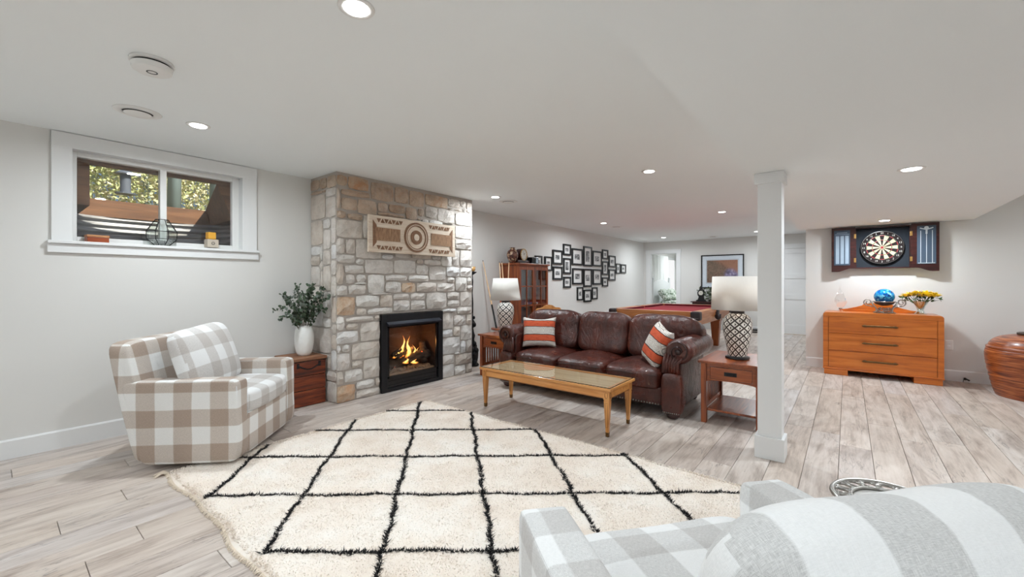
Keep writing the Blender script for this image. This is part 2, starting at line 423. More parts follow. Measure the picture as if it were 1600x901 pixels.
for i, (sz, a, b, ya, yb) in enumerate(cand):
    full = abs(b - a - PL) < 1e-4 and abs(yb - ya - PW) < 1e-4
    if i < 290:
        if full: me = R.choice(variants)
        else:
            P, F = plank_mesh(b - a, yb - ya, 0); me = bpy.data.meshes.new('plank'); me.from_pydata(P, [], F); me.materials.append(M['plank'])
            at = me.attributes.new('rnd', 'FLOAT', 'FACE'); at.data.foreach_set('value', [R.random()] * len(F))
        o = bpy.data.objects.new('plank', me); C.objects.link(o); o.parent = floor; o.location = (a, ya, 0)
    else:
        P, F = plank_mesh(b - a, yb - ya, 0); rest.add([(p[0] + a, p[1] + ya, p[2]) for p in P], F); rest_r += [R.random()] * len(F)
ro = rest.build('far_planks', M['plank'], floor, kind='stuff')
at = ro.data.attributes.new('rnd', 'FLOAT', 'FACE'); at.data.foreach_set('value', rest_r)

BED_L = (14.2, 3.9, HC)
# light positions (recessed grid; low-ceiling one behind the camera moved off it to brighten the armchair)
DL = [(x, y, HC) for x in (-2.25, .975, 4.335, 7.60, 11.05) for y in (1.625, 3.76)] + [(4.03, -.35, HB), (7.2, -.373, HB), (-.2, -.95, HB)]
DL += [(x, y, HC) for x in (.9, 4.2, 6.9) for y in (-3.0,)]
MB().bb(XB - .1, XF + .12, YR - .1, YL + .27, HC, HC + .15).build('ceiling', M['ceiling'], kind='structure')
MB().bb(XF + .121, 16.0, 2.88, 5.02, HC, HC + .15).build('ceiling_bedroom', M['ceiling'], kind='structure')
MB().bb(XB + .01, 7.79, -1.25, .575, HB, HC - .001).build('ceiling_bulkhead', M['ceiling'], kind='structure')
# left wall with the window opening
wx0, wx1, wz0, wz1 = .40, 1.60, 1.60, 2.33
wl = empty('wall_left', (0, YL, 0), kind='structure')
m = MB(); T = .28
m.bb(XB - .1, wx0, 0, T, 0, HC).bb(wx1, XF + .1, 0, T, 0, HC).bb(wx0, wx1, 0, T, 0, wz0).bb(wx0, wx1, 0, T, wz1, HC)
m.build('wall_surface', M['wall'], wl)
# far wall with two doorways
wf = empty('wall_far', (XF, 0, 0), kind='structure')
dy0, dy1, dz = 3.785, 4.54, 2.09
m = MB(); m.bb(0, .12, dy1, YL, 0, HC).bb(0, .12, 1.32, dy0, 0, HC).bb(0, .12, .3, 1.32, 2.10, HC).bb(0, .12, dy0, dy1, dz, HC).bb(0, .12, .3, .5, 0, 2.1)
m.build('wall_surface', M['wall'], wf)
MB().bb(7.8, XF - .001, .30, .495, 0, HC).build('wall_hall', M['wall'], kind='structure')
MB().bb(7.8, 7.95, YR, .30, 0, HC).build('wall_right', M['wall'], kind='structure')
MB().bb(XB - .12, XB, YR, YL, 0, HC).build('wall_back', M['wall'], kind='structure')
MB().bb(XB - .1, 7.95, YR - .12, YR - .001, 0, HC).build('wall_front', M['wall'], kind='structure')
# bedroom beyond the doorway
m = MB(); m.bb(XF + .12, 16.0, 4.9, 5.02, 0, HC).bb(XF + .101, XF + .12, 4.54, 5.02, 0, HC); m.build('wall_bedroom_left', M['wall'], kind='structure')
MB().bb(15.85, 15.97, 3.0, 4.89, 0, HC).build('wall_bedroom_far', M['wall'], kind='structure')
MB().bb(XF + .13, 16.0, 2.9, 3.0, 0, HC).build('wall_bedroom_right', M['wall'], kind='structure')

def base_board(name, a, b, th=.016, h=.14):
    """baseboard from a to b (floor points), thickness grows to the left of a->b"""
    ax, ay = a; bx, by = b; L = math.hypot(bx - ax, by - ay); m = MB()
    m.prism([(0, 0), (-th, 0), (-th, h - .012), (-th * .55, h), (0, h)], 0, L, 'x')
    o = m.build(name, M['trim'], kind='structure'); o.location = (ax, ay, 0); o.rotation_euler = (0, 0, math.atan2(by - ay, bx - ax)); return o
base_board('baseboard_left', (XB, YL - .0005), (2.30, YL - .0005))
base_board('baseboard_left', (4.33, YL - .0005), (XF - .02, YL - .0005))
base_board('baseboard_right', (7.7995, .49), (7.7995, YR + .02))
base_board('baseboard_far', (XF - .0005, 3.66), (XF - .0005, 1.44))

# support post under the bulkhead
post = empty('column', (3.60, .44, 0), kind='structure')
MB().box((0, 0, 1.03), (.15, .15, 2.06)).build('shaft', M['trim'], post, bevel=.003)
MB().box((0, 0, .08), (.186, .186, .16)).build('plinth', M['trim'], post, bevel=.003)
MB().box((0, 0, 2.03), (.186, .186, .078)).build('capital', M['trim'], post, bevel=.003)

# window in the left wall
win = empty('window_1', (0, YL, 0), kind='structure')
m = MB(); m.bb(.30, wx0 + .012, -.022, 0, 1.59, 2.43).bb(wx1 - .012, 1.72, -.022, 0, 1.59, 2.43).bb(.30, 1.72, -.024, 0, wz1 - .012, 2.435)
m.build('window_casing', M['trim'], win, bevel=.002)
MB().bb(.28, 1.735, -.05, .09, 1.575, 1.598).build('window_sill', M['trim'], win, bevel=.003)
MB().bb(.28, 1.735, -.026, 0, 1.505, 1.574).build('window_apron', M['trim'], win, bevel=.002)
m = MB(); m.bb(wx0, wx0 + .006, 0, .2, 1.60, wz1).bb(wx1 - .006, wx1, 0, .2, 1.60, wz1).bb(wx0, wx1, 0, .2, wz1 - .006, wz1)
m.build('window_jamb', M['trim'], win)
fy0, fy1 = .09, .15
m = MB(); m.bb(.406, .446, fy0, fy1, 1.60, 2.324).bb(1.535, 1.594, fy0, fy1, 1.60, 2.324).bb(.446, 1.535, fy0, fy1, 2.285, 2.324).bb(.446, 1.535, fy0, fy1, 1.60, 1.642)
m.build('window_frame', M['white_plastic'], win, bevel=.003)
MB().bb(.965, 1.012, fy0 - .015, fy1 - .002, 1.642, 2.285).build('meeting_stile', M['white_plastic'], win, bevel=.003)
MB().bb(.447, .965, fy0 + .03, fy0 + .034, 1.643, 2.284).build('pane', M['glass'], win)
MB().bb(1.013, 1.534, fy0 + .03, fy0 + .034, 1.643, 2.284).build('pane', M['glass'], win)

# window well outside
well = empty('window_well', (0, 0, 0), kind='structure')
g = N('corrugated_steel'); st = g.noise(g.mapping(g.coord(), (3, 3, 30)), 1, 5, .6); g.bump(st, .1, .003)
M['steel'] = g.set(g.ramp(st, [(.3, srgb(116, 112, 108)), (.7, srgb(170, 172, 176))]), .5, .55)
pts = []; m = MB(); nz = 64; na = 26
for i in range(nz + 1):
    z = 1.30 + (1.93 - 1.30) * i / nz; off = .012 * math.sin(2 * PI * z / .06)
    for j in range(na + 1):
        a = PI * j / na; rx, ry = .66 + off, .84 + off
        x = 1.06 - math.copysign(abs(math.cos(a)) ** .55, math.cos(a)) * rx; y = 5.03 + abs(math.sin(a)) ** .55 * (ry - .06)
        pts.append((x, y, z))
m.add(pts, [(i * (na + 1) + j, i * (na + 1) + j + 1, (i + 1) * (na + 1) + j + 1, (i + 1) * (na + 1) + j) for i in range(nz) for j in range(na)])
m.build('corrugated_liner', M['steel'], well, smooth=True)
m = MB()
m.bb(.30, 1.86, 5.80, 5.86, 1.93, 2.10)                      # back board
m.build('back_board', M['well_wood'], well)
MB().prism([(5.03, 1.93), (5.80, 1.93), (5.86, 2.10), (5.8, 2.12), (5.03, 2.30)], .34, .54, 'x').build('side_board', M['well_wood'], well)
m = MB(); m.add([(1.62, 5.8, 1.93), (1.90, 5.8, 1.93), (1.9, 5.03, 1.93), (1.60, 5.03, 1.93), (1.575, 5.8, 2.115), (1.90, 5.8, 2.115), (1.9, 5.03, 2.3), (1.46, 5.03, 2.285)],
      [(0, 1, 2, 3), (7, 6, 5, 4), (0, 4, 5, 1), (1, 5, 6, 2), (2, 6, 7, 3), (3, 7, 4, 0)])
m.build('side_board', M['well_wood'], well)
MB().bb(.20, 1.95, 5.022, 5.10, 2.285, 2.62).build('header_board', M['well_wood'], well)
MB().bb(.2, 2.1, 5.03, 5.9, 1.22, 1.30).build('gravel_bed', plain('well_gravel', srgb(120, 112, 104), .95, var=.4, scale=60, bump=.6), well)
MB().bb(-30, 30, 5.9, 60, 1.6, 1.98).build('ground_outside', plain('forest_floor', srgb(120, 110, 78), .95, var=.4, scale=3, bump=.5), kind='structure')

# doors
d1 = empty('door_1', (XF, 0, 0), kind='structure')
m = MB(); m.bb(-.02, 0, dy1, dy1 + .115, 0, dz + .1).bb(-.02, 0, dy0 - .115, dy0, 0, dz + .1).bb(-.024, 0, dy0 - .13, dy1 + .13, dz, dz + .115)
m.build('door_casing', M['trim'], d1)
m = MB(); m.bb(-.01, .13, dy1 - .006, dy1 - .0005, 0, dz).bb(-.01, .13, dy0 + .0005, dy0 + .006, 0, dz).bb(-.01, .13, dy0, dy1, dz - .006, dz - .0005); m.build('door_jamb', M['trim'], d1)
d2 = empty('door_2', (XF, 0, 0), kind='structure')
m = MB(); m.bb(-.02, -.001, 1.32, 1.43, 0, 2.2).bb(-.024, -.001, .50, 1.45, 2.09, 2.2); m.build('door_casing', M['trim'], d2)
m = MB(); y1, y0_ = 1.318, .505
m.bb(.02, .05, y0_, y1, 0.012, 2.09)
m.bb(.005, .02, y1 - .11, y1, .012, 2.09).bb(.005, .02, y0_, y0_ + .11, .012, 2.09)
for za, zb in ((.012, .23), (.85, .97), (1.36, 1.47), (1.97, 2.09)): m.bb(.005, .02, y0_ + .11, y1 - .11, za, zb)
m.build('door_leaf', M['trim'], d2)
MB().cyl((.004, 1.24, .98), (-.05, 1.24, .98), .011).sphere((-.06, 1.24, .98), .026).build('door_knob', M['chrome'], d2, smooth=True)

# ------------------------------------------------------------------ ceiling fittings
trimM = M['white_plastic']; lens = emit('downlight_lens', (1, .99, .97, 1), 14)
lampL = bpy.data.lights.new('downlight', 'AREA'); lampL.shape = 'DISK'; lampL.size = .11; lampL.energy = LAMP_W; lampL.color = (.87, .948, 1.0); lampL.spread = math.radians(172)
names = ['directly over the rug, nearest the camera', 'near the small window and smoke alarm', 'between the coffee table and the post', 'beside a round vent near the stone chimney',
 'over the middle of the photo wall', 'above the pool table', 'far down the room, half behind the post', 'close to the bedroom doorway']
spots = {(.975, 1.625): 'recessed ceiling downlight over the front of the patterned rug', (.975, 3.76): 'recessed ceiling downlight just in front of the small window',
 (4.335, 3.76): 'recessed ceiling downlight to the right of the stone chimney', (4.335, 1.625): 'recessed ceiling downlight above the leather sofa',
 (7.60, 3.76): 'recessed ceiling downlight in front of the wall of photo frames', (7.60, 1.625): 'recessed ceiling downlight over the near end of the pool table',
 (11.05, 1.625): 'recessed ceiling downlight beyond the pool table, just left of the white post', (4.03, -.35): 'recessed downlight in the low ceiling, right of the white post',
 (7.2, -.373): 'recessed downlight in the low ceiling directly above the dartboard'}
hid = {(-2.25, 1.625): 'recessed ceiling downlight behind the camera, nearer the bulkhead', (-2.25, 3.76): 'recessed ceiling downlight behind the camera, along the window wall',
 (11.05, 3.76): 'recessed ceiling downlight just in front of the open bedroom doorway', (-.2, -.95): 'unseen downlight in the low ceiling, placed to brighten the foreground armchair',
 (.9, -3.0): 'recessed ceiling downlight right of the camera beyond the bulkhead', (4.2, -3.0): 'recessed ceiling downlight out of view halfway down the right side', (6.9, -3.0): 'recessed ceiling downlight out of view beyond the woven urn'}
for (x, y, z) in DL:
    vis = (x, y) in spots
    t = empty('recessed_light', (x, y, z), 0, spots.get((x, y), hid.get((x, y))), 'ceiling light', 'recessed downlights' )
    MB().lathe([(.045, -.0005), (.062, -.006), (.074, -.004), (.076, -.0002)], n=28).build('trim_ring', trimM, t, smooth=True)
    MB().lathe([(.002, -.0075), (.05, -.0075), (.051, -.0065), (.002, -.0065)], n=24).build('lens', lens, t)
    lo = bpy.data.objects.new('bulb', lampL); C.objects.link(lo); lo.parent = t; lo.location = (0, 0, -.012)
t = empty('bedroom_fill_light', BED_L, 0, 'added round fill light, out of view, brightening the bedroom beyond the open doorway', 'ceiling light')  # added fill, hidden by the far wall, so the doorway isn't dark
MB().lathe([(.16, -.0005), (.16, -.02), (.13, -.05), (.002, -.055)], n=28).build('fill_diffuser', lens, t, smooth=True)
lo = bpy.data.objects.new('bulb', lampL.copy()); lo.data.energy = 24; lo.data.size = .3; C.objects.link(lo); lo.parent = t; lo.location = (0, 0, -.06)
t = empty('smoke_alarm', (.54, 2.86, HC), 0, 'round white smoke alarm with a slotted centre on the ceiling', 'smoke alarm'); t.scale = (1.22, 1.22, 1.15)
MB().lathe([(.002, -.0005), (.075, -.0005), (.078, -.012), (.07, -.014), (.002, -.014)], n=32).build('base_plate', trimM, t, smooth='auto')
MB().lathe([(.064, -.014), (.064, -.021)], n=32, cap=False).build('shadow_gap', M['black_metal'], t)
MB().lathe([(.068, -.021), (.072, -.024), (.068, -.044), (.058, -.05), (.002, -.05)], n=32, cap=False).build('cover', trimM, t, smooth='auto')
m = MB()
for i in range(10):
    a = 2 * PI * i / 10; m.box((math.cos(a) * .017, math.sin(a) * .017, -.0505), (.004, .011, .002), rotm(0, 0, a))
m.build('grille', M['black_metal'], t)
vents = [((.64, 3.79), 'round white ceiling vent near the smoke alarm and window'), ((4.70, 3.83), 'round ceiling vent beside the stone chimney downlight'),
         ((8.27, 3.80), 'small round ceiling vent above the photo frames'), ((11.6, 2.69), 'round ceiling vent farthest away, in front of the framed painting wall')]
for (x, y), lb in vents:
    t = empty('ceiling_vent', (x, y, HC), 0, lb, 'vent', 'round ceiling vents')
    MB().lathe([(.082, -.0005), (.086, -.010), (.126, -.003), (.13, -.0005)], n=32).build('rim', trimM, t, smooth=True)
    MB().lathe([(.002, -.002), (.082, -.002)], n=28, cap=False).build('throat', M['black_metal'], t)
    MB().lathe([(.002, -.022), (.058, -.022), (.074, -.013), (.002, -.008)], n=28).build('disc', trimM, t, smooth='auto')

# ------------------------------------------------------------------ stone chimney breast
CX0, CX1, CY = 2.285, 4.315, 4.185          # mortar plane of the front face
IX0, IX1, IZ = 2.80, 3.73, .905             # fireplace insert opening
chim = empty('stone_chimney', (0, 0, 0), kind='structure')
m = MB(); m.bb(CX0, IX0, CY, YL - .001, 0, HC - .001).bb(IX1, CX1, CY, YL - .001, 0, HC - .001).bb(IX0, IX1, CY, YL - .001, IZ, HC - .001)
m.build('mortar_core', M['mortar'], chim)
ST = [(2.28,2.4,2.3,2.41),(2.41,2.66,2.28,2.42),(2.68,2.98,2.21,2.41),(3.0,3.2,2.22,2.41),(3.21,3.44,2.21,2.4),(3.46,3.84,2.25,2.4),(3.85,4.07,2.29,2.4),(4.08,4.19,2.32,2.4),(4.2,4.3,2.25,2.4),(2.28,2.32,2.05,2.27),(2.33,2.67,2.2,2.27),(2.33,2.52,2.05,2.18),(2.52,2.76,2.03,2.19),(2.77,2.91,2.08,2.19),(2.92,3.15,2.09,2.19),(3.16,3.33,2.04,2.19),(3.35,3.44,2.1,2.2),(3.46,3.66,2.1,2.24),(3.67,3.97,2.07,2.24),(3.98,4.3,2.06,2.22),(2.28,2.39,1.95,2.03),(2.4,2.58,1.95,2.02),(2.28,2.58,1.75,1.94),(2.59,2.76,1.76,2.02),(2.77,3.14,2.03,2.08),(2.28,2.37,1.58,1.74),(2.38,2.49,1.58,1.74),(2.5,2.82,1.54,1.75),(2.28,2.49,1.48,1.57),(2.5,2.6,1.47,1.53),(2.83,2.98,1.54,1.6),(2.61,2.98,1.37,1.53),(2.99,3.31,1.38,1.54),(3.32,3.43,1.5,1.56),(3.44,3.72,1.49,1.56),(3.32,3.51,1.37,1.49),(3.52,3.81,1.3,1.48),(3.82,4.06,1.35,1.48),(4.07,4.3,1.35,1.48),(2.28,2.36,1.25,1.47),(2.37,2.6,1.37,1.46),(2.38,2.49,1.26,1.36),(2.51,2.62,1.27,1.36),(2.64,2.86,1.15,1.36),(2.87,3.18,1.29,1.36),(3.2,3.51,1.28,1.36),(3.83,3.97,1.27,1.34),(3.98,4.2,1.15,1.34),(4.21,4.3,1.25,1.34),(2.28,2.4,1.13,1.24),(2.41,2.62,1.14,1.25),(2.87,3.09,1.15,1.28),(3.1,3.31,1.15,1.27),(3.32,3.64,1.15,1.27),(3.65,3.97,1.15,1.26),(3.98,4.3,1.88,2.05),(3.98,4.3,1.73,1.87),(3.93,4.06,1.5,1.71),(4.07,4.3,1.49,1.72),(2.28,2.49,.92,1.12),(2.5,2.79,1.0,1.13),(2.8,2.97,.99,1.13),(2.98,3.22,.93,1.06),(3.23,3.46,.93,1.05),(3.47,3.82,.93,1.14),(3.83,4.06,.94,1.03),(2.98,3.21,1.07,1.14),(3.23,3.46,1.06,1.14),(2.5,2.63,.91,.99),(2.64,2.97,.91,.98),(3.83,4.06,1.04,1.14),(4.07,4.3,.94,1.14),(2.28,2.37,.77,.91),(2.38,2.72,.84,.9),(2.73,2.8,.85,.9),(2.38,2.53,.76,.83),(2.55,2.8,.62,.83),(2.28,2.53,.62,.75),(2.28,2.33,.53,.61),(2.34,2.43,.53,.61),(2.45,2.8,.43,.61),(2.28,2.43,.34,.52),(2.45,2.58,.34,.42),(2.59,2.8,.2,.42),(2.28,2.36,.19,.33),(2.37,2.58,.2,.33),(2.28,2.49,0,.18),(2.5,2.73,.1,.19),(2.74,2.8,.1,.19),(2.5,2.8,0,.09),(3.74,3.94,.65,.86),(3.95,4.18,.68,.82),(4.19,4.3,.68,.82),(3.74,3.93,.54,.64),(3.94,4.07,.54,.67),(4.08,4.3,.47,.67),(3.74,4.07,.31,.53),(4.08,4.18,.29,.46),(4.19,4.3,.29,.46),(3.74,3.96,.18,.3),(3.98,4.3,.14,.28),(3.74,3.96,0,.17),(3.97,4.17,0,.13),(4.18,4.3,0,.13),(3.74,4.0,.87,.92),(4.01,4.3,.83,.93)]
def fill_gaps(stones, x0, x1, z0, z1, hole=None, cell=.04, rr=R):
    nx, nzc = int(round((x1 - x0) / cell)), int(round((z1 - z0) / cell)); occ = np.zeros((nzc, nx), bool)
    def mark(a, b, c_, d):
        for j in range(nzc):
            zc = z0 + (j + .5) * cell
            if c_ - .004 < zc < d + .004:
                for i in range(nx):
                    xc = x0 + (i + .5) * cell
                    if a - .004 < xc < b + .004: occ[j, i] = True
    for s_ in stones: mark(*s_)
    if hole: mark(*hole)
    out = []
    for j in range(nzc):
        for i in range(nx):
            if occ[j, i]: continue
            w_ = 1; wm = rr.choice([3, 4, 5, 6, 7, 8])
            while w_ < wm and i + w_ < nx and not occ[j, i + w_]: w_ += 1
            h_ = 1; hm = rr.choice([2, 3, 4, 4, 5])
            while h_ < hm and j + h_ < nzc and not occ[j + h_, i:i + w_].any(): h_ += 1
            occ[j:j + h_, i:i + w_] = True
            a, b, c_, d = x0 + i * cell, x0 + (i + w_) * cell, z0 + j * cell, z0 + (j + h_) * cell
            # grow to nearby neighbours edge: leave joint
            out.append((a + .006, b - .006, c_ + .006, min(d - .006, z1)))
    return out
def stone(a, b, c_, d, depth, rr, flat=False):
    """rough split-face block on the xz plane, proud towards -y; 6x4 front patch"""
    nx = 5 if b - a > .14 else 4; nz = 4 if d - c_ > .1 else 3
    P = []; jx = lambda: rr.uniform(-.006, .006)
    sd = rr.uniform(0, 50)
    for j in range(nz):
        for i in range(nx):
            u, v = i / (nx - 1), j / (nz - 1); edge = (i in (0, nx - 1)) or (j in (0, nz - 1))
            corner = (i in (0, nx - 1)) and (j in (0, nz - 1))
            x = a + (b - a) * (u + (.05 if i == 1 else -.05 if i == nx - 2 else 0)) + jx() * (.7 if edge else 1.5)
            z = c_ + (d - c_) * (v + (.09 if j == 1 and nz > 3 else -.09 if j == nz - 2 and nz > 3 else 0)) + jx() * (.6 if edge else 1.2)
            if corner: x += (.008 if i == 0 else -.008); z += (.008 if j == 0 else -.008)
            dep = depth * (.40 if edge else 1) + (0 if edge else rr.uniform(-.011, .013) * (0.25 if flat else 1))
            P.append((x, -dep, max(z, 0)))
    nF = nx * nz; F = [(j * nx + i, j * nx + i + 1, (j + 1) * nx + i + 1, (j + 1) * nx + i) for j in range(nz - 1) for i in range(nx - 1)]
    ring = [i for i in range(nx)] + [j * nx + nx - 1 for j in range(1, nz)] + [(nz - 1) * nx + i for i in range(nx - 2, -1, -1)] + [j * nx for j in range(nz - 2, 0, -1)]
    for r_ in ring: P.append((P[r_][0], .004, P[r_][2]))
    n = len(ring)
    for k in range(n): F.append((ring[k], nF + k, nF + (k + 1) % n, ring[(k + 1) % n]))
    return P, F
rs = random.Random(11)
front = ST + fill_gaps(ST, 2.28, 4.32, 0, 2.40, (IX0, IX1, 0, IZ), .04, rs)
orange_pts = [(2.3, 2.35), (3.65, 2.32), (2.35, 1.02), (2.55, 2.35), (3.3, 1.2), (2.4, .1)]
for (a, b, c_, d) in front:
    cx, cz = (a + b) / 2, (c_ + d) / 2
    if (b - a) < .03 or (d - c_) < .025: continue
    if any(a - .01 < ox < b + .01 and c_ - .01 < oz < d + .01 for ox, oz in orange_pts): mt = 'stone_orange'
    elif cz > 1.98 and cx < 3.6: mt = 'stone_tan'
    elif cz > 1.72 and cx < 2.8: mt = rs.choice(['stone_tan', 'stone_cream'])
    else: mt = rs.choice(['stone_white', 'stone_white', 'stone_cream'])
    if cx > 3.45 and cz > 1.1 and mt != 'stone_orange' and cz < 2.22: mt = 'stone_white'
    a2, b2 = a + .003, b - .003
    P, F = stone(a2, b2, c_ + .003, d - .002, rs.uniform(.022, .04), rs, flat=cz > 1.25 and cx < 3.4)
    o = MB(); o.add([(x, CY + y, z) for x, y, z in P], F); o.build('stone', M[mt], chim)
# left return of the chimney (faces -x); top course is tan
side = [(.0, .20, 2.30, 2.41), (.21, .36, 2.29, 2.41), (.37, .55, 2.28, 2.41)]
side += fill_gaps(side, 0, .56, 0, 2.28, None, .056, rs)
for (a, b, c_, d) in side:
    if b - a < .03 or d - c_ < .025: continue
    cz = (c_ + d) / 2
    mt = 'stone_tan' if cz > 2.25 else rs.choice(['stone_cream', 'stone_cream', 'stone_white'])
    P, F = stone(a + .003, b - .003, c_ + .003, d - .003, rs.uniform(.018, .03), rs, True)
    o = MB(); o.add([(CX0 + y, YL - .004 - x, z) for x, y, z in P], F); o.build('stone', M[mt], chim)
# right return, a few large blocks
side = fill_gaps([], 0, .56, 0, 2.40, None, .08, rs)
for (a, b, c_, d) in side:
    if b - a < .03 or d - c_ < .025: continue
    P, F = stone(a + .003, b - .003, c_ + .003, d - .003, rs.uniform(.015, .025), rs, True)
    o = MB(); o.add([(CX1 - y, CY + x, z) for x, y, z in P], F); o.build('stone', M['stone_white'], chim)

# ------------------------------------------------------------------ gas fireplace insert
fp = empty('fireplace_insert', (0, 4.14, 0), 0, 'black steel gas fireplace insert with burning logs in the stone chimney', 'fireplace')
x0, x1, zt = IX0 + .004, IX1 - .004, .90
m = MB(); m.bb(x0, x0 + .075, 0, .03, .002, zt).bb(x1 - .075, x1, 0, .03, .002, zt).bb(x0 + .075, x1 - .075, 0, .03, zt - .085, zt).bb(x0 + .075, x1 - .075, 0, .03, .002, .045)
m.build('surround', M['black_metal'], fp, bevel=.002)
m = MB(); m.prism([(-.045, zt - .135), (-.05, zt - .115), (.0, zt - .085), (.0, zt - .125)], x0 + .06, x1 - .06, 'x'); m.build('hood', plain('hood_steel', srgb(58, 60, 68), .3, .7), fp)
xa, xb, za, zb = x0 + .078, x1 - .078, .155, zt - .13
m = MB(); m.bb(xa, xa + .028, .008, .03, za, zb).bb(xb - .028, xb, .008, .03, za, zb).bb(xa, xb, .008, .03, zb - .03, zb).bb(xa, xb, .008, .03, za, za + .025)
m.build('inner_frame', M['black_gloss'], fp, bevel=.002)
m = MB(); m.bb(xa, xb, .022, .032, .048, za - .004); m.bb(xa + .03, xb - .03, .012, .02, .07, .078).bb(xa + .03, xb - .03, .012, .02, .115, .122); m.build('lower_louvre', M['black_gloss'], fp)
brick = plain('soot_brick', srgb(60, 42, 32), .9, var=.5, scale=14, bump=.6)
m = MB(); D_ = .34
m.bb(xa, xb, D_, D_ + .01, .1, zb + .03).bb(xa - .01, xa, .03, D_, .1, zb + .03).bb(xb, xb + .01, .03, D_, .1, zb + .03).bb(xa, xb, .03, D_, zb + .02, zb + .03).bb(xa, xb, .03, D_, .1, za + .005)
m.build('firebox', brick, fp)
m = MB(); m.bb(xa + .02, xb - .02, .06, D_ - .02, za + .005, za + .04)
rg = random.Random(3)
for i in range(150): m.sphere((rg.uniform(xa + .04, xb - .04), rg.uniform(.05, .26), za + .04 + rg.uniform(0, .03)), rg.uniform(.008, .02), 6, 4)
m.build('ember_bed', plain('ash_bed', srgb(142, 112, 84), .95, var=.5, scale=30, bump=.5), fp)
g = N('charred_log'); v = g.coord(); f = g.noise(g.mapping(v, (3, 10, 10)), 3, 6, .65)
g.L(g.ramp(g.noise(v, 8, 4, .6), [(.66, srgb(0, 0, 0)), (.74, (1.0, .12, .02, 1))]), g.b.inputs['Emission Color']); g.b.inputs['Emission Strength'].default_value = 3.0
g.bump(f, .8, .02); logM = g.set(g.ramp(f, [(.35, srgb(22, 17, 15)), (.7, srgb(84, 66, 52))]), .95)
for i, (a, b, r_) in enumerate([((xa + .12, .20, za + .13), (xb - .05, .15, za + .20), .062), ((xa + .08, .22, za + .10), (xb - .2, .24, za + .12), .05), ((xa + .2, .13, za + .21), (xb - .22, .24, za + .27), .032), ((xa + .14, .12, za + .24), (xb - .35, .22, za + .33), .022), ((xb - .16, .10, za + .10), (xb - .07, .24, za + .32), .045)]):
    a, b = Vector(a), Vector(b); n_ = 9
    pp = [a.lerp(b, k / n_) + Vector((0, rg.uniform(-.008, .008), rg.uniform(-.008, .008))) for k in range(n_ + 1)]
    MB().tube(pp, [r_ * rg.uniform(.82, 1.12) for _ in pp], 10).build('log', logM, fp, smooth=True)
g = N('flame'); uv = g.n('UVMap', uv_map='uv').outputs[0]; x, y, _ = g.sep(uv)
col = g.ramp(y, [(0, (1, .20, .02, 1)), (.25, (1, .50, .10, 1)), (.6, (1, .62, .18, 1)), (1, (1, .20, .02, 1))])
e = g.n('Emission'); g.L(col, e.inputs[0])
edge = g.math('MULTIPLY', g.ramp(g.math('ABSOLUTE', g.math('SUBTRACT', x, .5)), [(0.05, 1.0), (.5, 0.0)]), g.ramp(y, [(0, .75), (.5, .95), (1, .15)]))
e.inputs[1].default_value = 3.2
tr = g.n('BsdfTransparent'); mx = g.n('MixShader'); g.L(edge, mx.inputs[0]); g.L(tr.outputs[0], mx.inputs[1]); g.L(e.outputs[0], mx.inputs[2]); g.L(mx.outputs[0], g.out.inputs[0])
flameM = g.mat
def flame(x, y, z, h, w_, lean=0):
    me = bpy.data.meshes.new('flame'); P = []; F = []; U = []; n_ = 9
    for tw in (0, 1.1):
        b0 = len(P)
        for k in range(n_ + 1):
            t = k / n_; ww = w_ * (math.sin(PI * min(1, t * 1.25 + .18)) ** .8 if t < .66 else w_ and (1 - t) / .34 * .42 + .02)
            ox = lean * t * t + .02 * math.sin(7 * t + x * 40); 
            for s_ in (-1, 1): P.append((x + ox + s_ * ww / 2 * math.cos(tw), y + s_ * ww / 2 * math.sin(tw), z + h * t)); U.append(((s_ + 1) / 2, t))
        F += [(b0 + 2 * k, b0 + 2 * k + 1, b0 + 2 * k + 3, b0 + 2 * k + 2) for k in range(n_)]
    me.from_pydata(P, [], F); me.materials.append(flameM); l = me.uv_layers.new(name='uv')
    for p in me.polygons:
        for li in p.loop_indices: l.data[li].uv = U[me.loops[li].vertex_index]
    o = bpy.data.objects.new('flame', me); C.objects.link(o); o.parent = fp
xm = (xa + xb) / 2
for a in [(xm - .05, .16, za + .20, .27, .07, .0), (xm + .045, .18, za + .20, .25, .065, .01), (xm - .0, .13, za + .18, .17, .09, .0), (xm - .11, .15, za + .19, .13, .05, .0), (xm + .12, .15, za + .16, .18, .05, -.03), (xm + .20, .2, za + .17, .12, .045, .03), (xm - .17, .14, za + .2, .07, .09, -.02), (xm - .05, .09, za + .12, .07, .10, 0), (xm + .06, .085, za + .10, .06, .12, .02), (xm + .02, .16, za + .24, .15, .05, .03)]: flame(*a)
pl = bpy.data.lights.new('fire_glow', 'POINT'); pl.energy = 4; pl.color = (1, .42, .12); pl.shadow_soft_size = .08
po = bpy.data.objects.new('fire_glow', pl); C.objects.link(po); po.parent = fp; po.location = (xm + .12, .2, za + .3)
MB().bb(xa + .02, xb - .02, .024, .027, za + .02, zb - .02).build('glass_front', M['glass'], fp)

